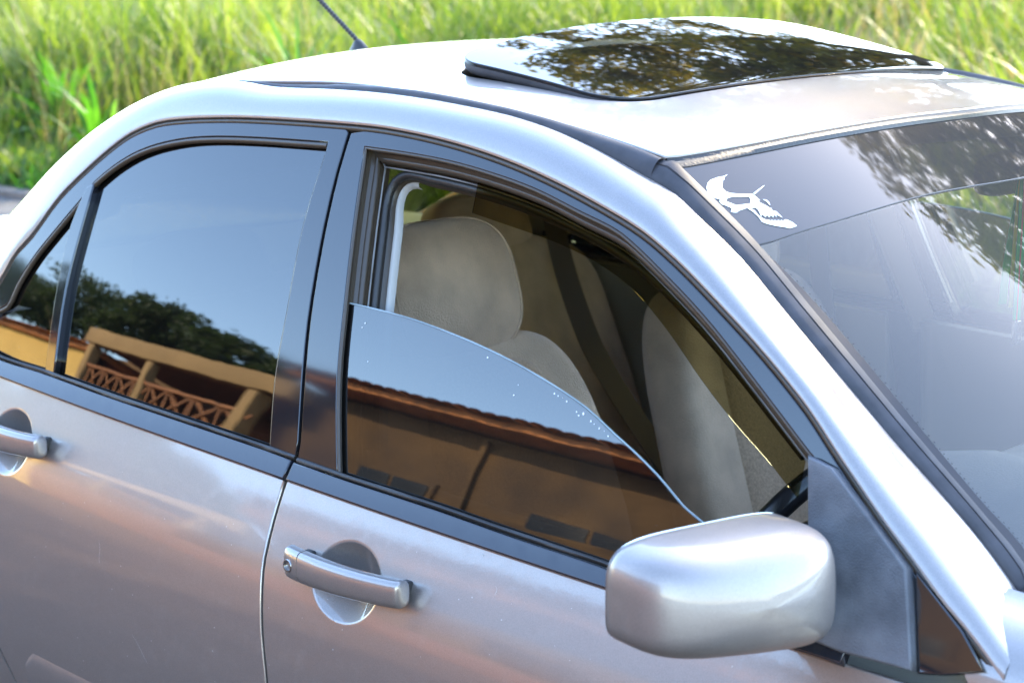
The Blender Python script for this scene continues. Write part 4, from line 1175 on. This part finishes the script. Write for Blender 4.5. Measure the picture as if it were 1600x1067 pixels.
# ------------------------------------------------------------------ the house across the yard (seen mirrored in glass and paint)
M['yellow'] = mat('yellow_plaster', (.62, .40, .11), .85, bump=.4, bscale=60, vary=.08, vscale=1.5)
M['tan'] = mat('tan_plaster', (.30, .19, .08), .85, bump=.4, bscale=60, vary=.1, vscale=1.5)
M['ochre'] = mat('shaded_ochre_plaster', (.13, .068, .018), .85, col2=(.05, .026, .010), vscale=.9)  # base darkened to carry the shade under the eaves
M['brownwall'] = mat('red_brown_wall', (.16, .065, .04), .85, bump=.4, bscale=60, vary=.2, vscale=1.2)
M['tile'] = mat('orange_roof_tile', (.42, .16, .05), .8, vary=.25, vscale=3)
M['wood'] = mat('orange_brown_wood', (.26, .10, .03), .6, vary=.2, vscale=8)
M['pane'] = mat('dark_pane', (.012, .011, .010), .35, spec=.2)
house = empty('house', (-9, -9, 0)); tag(house, 'yellow and ochre house with orange tiled eaves, mirrored in the side windows', 'house')
HO = np.array([-9, -9, 0.])
def hb(name, x0, x1, y0, y1, z0, z1, m, r=.01, parent=None):
    o = rbox(name, ((x0+x1)/2+9, (y0+y1)/2+9, (z0+z1)/2), (x1-x0, y1-y0, z1-z0), m, parent or house, r=r); return o
def archwall(name, x0, x1, z0, z1, y, th, holes, m):
    S_ = Surf(lambda u, v: (u+9, y+9, v)); S_.sign = -1
    ol = spline([np.array(p) for p in [(x0, z0), (x1, z0), (x1, z1), (x0, z1)]], .4, True, (0, 1, 2, 3))
    hs = []
    for (xa, xb, za, zs) in holes:
        h_ = [np.array([xa, za]), np.array([xb, za]), np.array([xb, zs])]; r_ = (xb-xa)/2; c_ = (xa+xb)/2
        h_ += [np.array([c_+r_*math.cos(a), zs+r_*.75*math.sin(a)]) for a in np.linspace(.2, 2.94, 12)]; h_ += [np.array([xa, zs])]; hs.append(h_)
    return panel(name, S_, ol, m, house, r=.005, depth=th, spacing=.8, holes=hs)
archwall('wall', -24, -13.35, 0, 3.2, -9, .25, [(-16.6, -15.5, 1.0, 2.15), (-20, -18.6, .2, 2.0)], M['yellow'])
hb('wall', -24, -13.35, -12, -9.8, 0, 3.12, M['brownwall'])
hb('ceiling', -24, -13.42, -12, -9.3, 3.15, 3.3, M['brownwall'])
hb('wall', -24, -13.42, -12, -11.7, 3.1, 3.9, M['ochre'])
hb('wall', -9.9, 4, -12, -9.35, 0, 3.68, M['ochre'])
hb('wall', -13.35, -9.9, -12, -11, 0, 3.42, M['brownwall'])
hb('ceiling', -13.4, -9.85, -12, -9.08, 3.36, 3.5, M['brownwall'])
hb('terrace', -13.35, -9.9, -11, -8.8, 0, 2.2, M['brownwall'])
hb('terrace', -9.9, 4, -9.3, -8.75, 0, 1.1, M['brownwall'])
hb('fascia_beam', -13.6, -9.5, -9.1, -8.85, 3.30, 3.60, M['tan'])
for x in (-13.35, -11.75, -10.0): hb('porch_column', x-.07, x+.07, -9.05, -8.87, 2.2, 3.28, M['tan'])
# lattice railing
for x in np.arange(-13.2, -10.1, .42):
    for s_ in (-1, 1):
        o = rbox('lattice_bar', (x+.21+9, -8.93+9+.012*s_, 2.62), (.035, .02, .62), M['wood'], house, r=.003, rot=Matrix.Rotation(s_*math.radians(38), 4, 'Y'))
    rbox('lattice_bar', (x+9, -8.93+9, 2.62), (.035, .02, .52), M['wood'], house, r=.003)
for z in (2.36, 2.88): hb('hand_rail', -13.3, -10.0, -8.97, -8.89, z-.03, z+.03, M['wood'])
# tiles on the eaves: each barrel tile of the front row is one piece
tl = None
for (xa, xb, z) in ((-24, -13.4, 3.24), (-9.7, 4, 3.84)):
    for x in np.arange(xa, xb, .2):
        if tl is None:
            rows = [[np.array([.10*math.cos(a), yy, .03*math.sin(a)+.16*(-yy)*.6]) for a in np.linspace(0, math.pi, 9)] for yy in (0, -.25, -.5)]
            tl = loft('roof_tile', rows, M['tile'], house); o = tl
        else: o = tl.copy(); COL.objects.link(o)
        o.location = (x+9, .25, z+.006*math.sin(x*7)); o.scale = (1, 1, 1)
    hb('roof', xa-.1, xb+.1, -12.2, -8.9, z-.11, z, M['tile'], r=.02)
# upper roof slope
Vr = [(-9.8, -9.3, 3.55), (4.2, -9.3, 3.55), (4.2, -12, 3.75), (-9.8, -12, 3.75)]
for x0, x1, z0, z1 in ((-8.6, -7.4, 1.5, 2.75), (-6.2, -4.6, 1.4, 2.8), (-3.2, -2.0, 1.5, 2.7), (-.4, 1.0, 1.4, 2.8)):
    w_ = hb('window', x0, x1, -9.36, -9.30, z0, z1, M['ochre'])
    hb('pane', x0+.07, (x0+x1)/2-.03, -9.31, -9.285, z0+.07, z1-.07, M['pane'], r=.003, parent=w_)
    hb('pane', (x0+x1)/2+.03, x1-.07, -9.31, -9.285, z0+.07, z1-.07, M['pane'], r=.003, parent=w_)
for x in (-7.0, -3.4, -1.2, 1.8): hb('down_pipe', x-.04, x+.04, -9.34, -9.26, .2, 3.6, M['ochre'])

# ------------------------------------------------------------------ ribbons hanging at the interior mirror
hr = empty('hanging_ribbon', tuple(at_y(1600, 262, .10))); tag(hr, 'green, yellow and red ribbons with a clear tag hanging behind the windscreen', 'ribbon')
ho = np.array(hr.location)
for nm, c_, pth in (('green_ribbon', (.02, .45, .08), [(1600, 262), (1588, 330), (1572, 420), (1566, 475)]), ('yellow_ribbon', (.75, .70, .05), [(1600, 262), (1590, 360), (1582, 480)]), ('red_cord', (.75, .10, .10), [(1602, 262), (1594, 400), (1588, 500)]), ('green_ribbon', (.02, .45, .08), [(1600, 262), (1597, 340), (1592, 420), (1588, 500)])):
    mm = mat(nm, c_, .45, sheen=.3)
    P_ = [at_y(a, b, .10)-ho for a, b in pth]
    ribbon(nm, P_, .011 if 'cord' not in nm else .002, mm, wd=_r, parent=hr)
rbox('clear_tag', at_y(1588, 520, .10)-ho, (.006, .020, .034), M['glass_wind'], hr, r=.002)
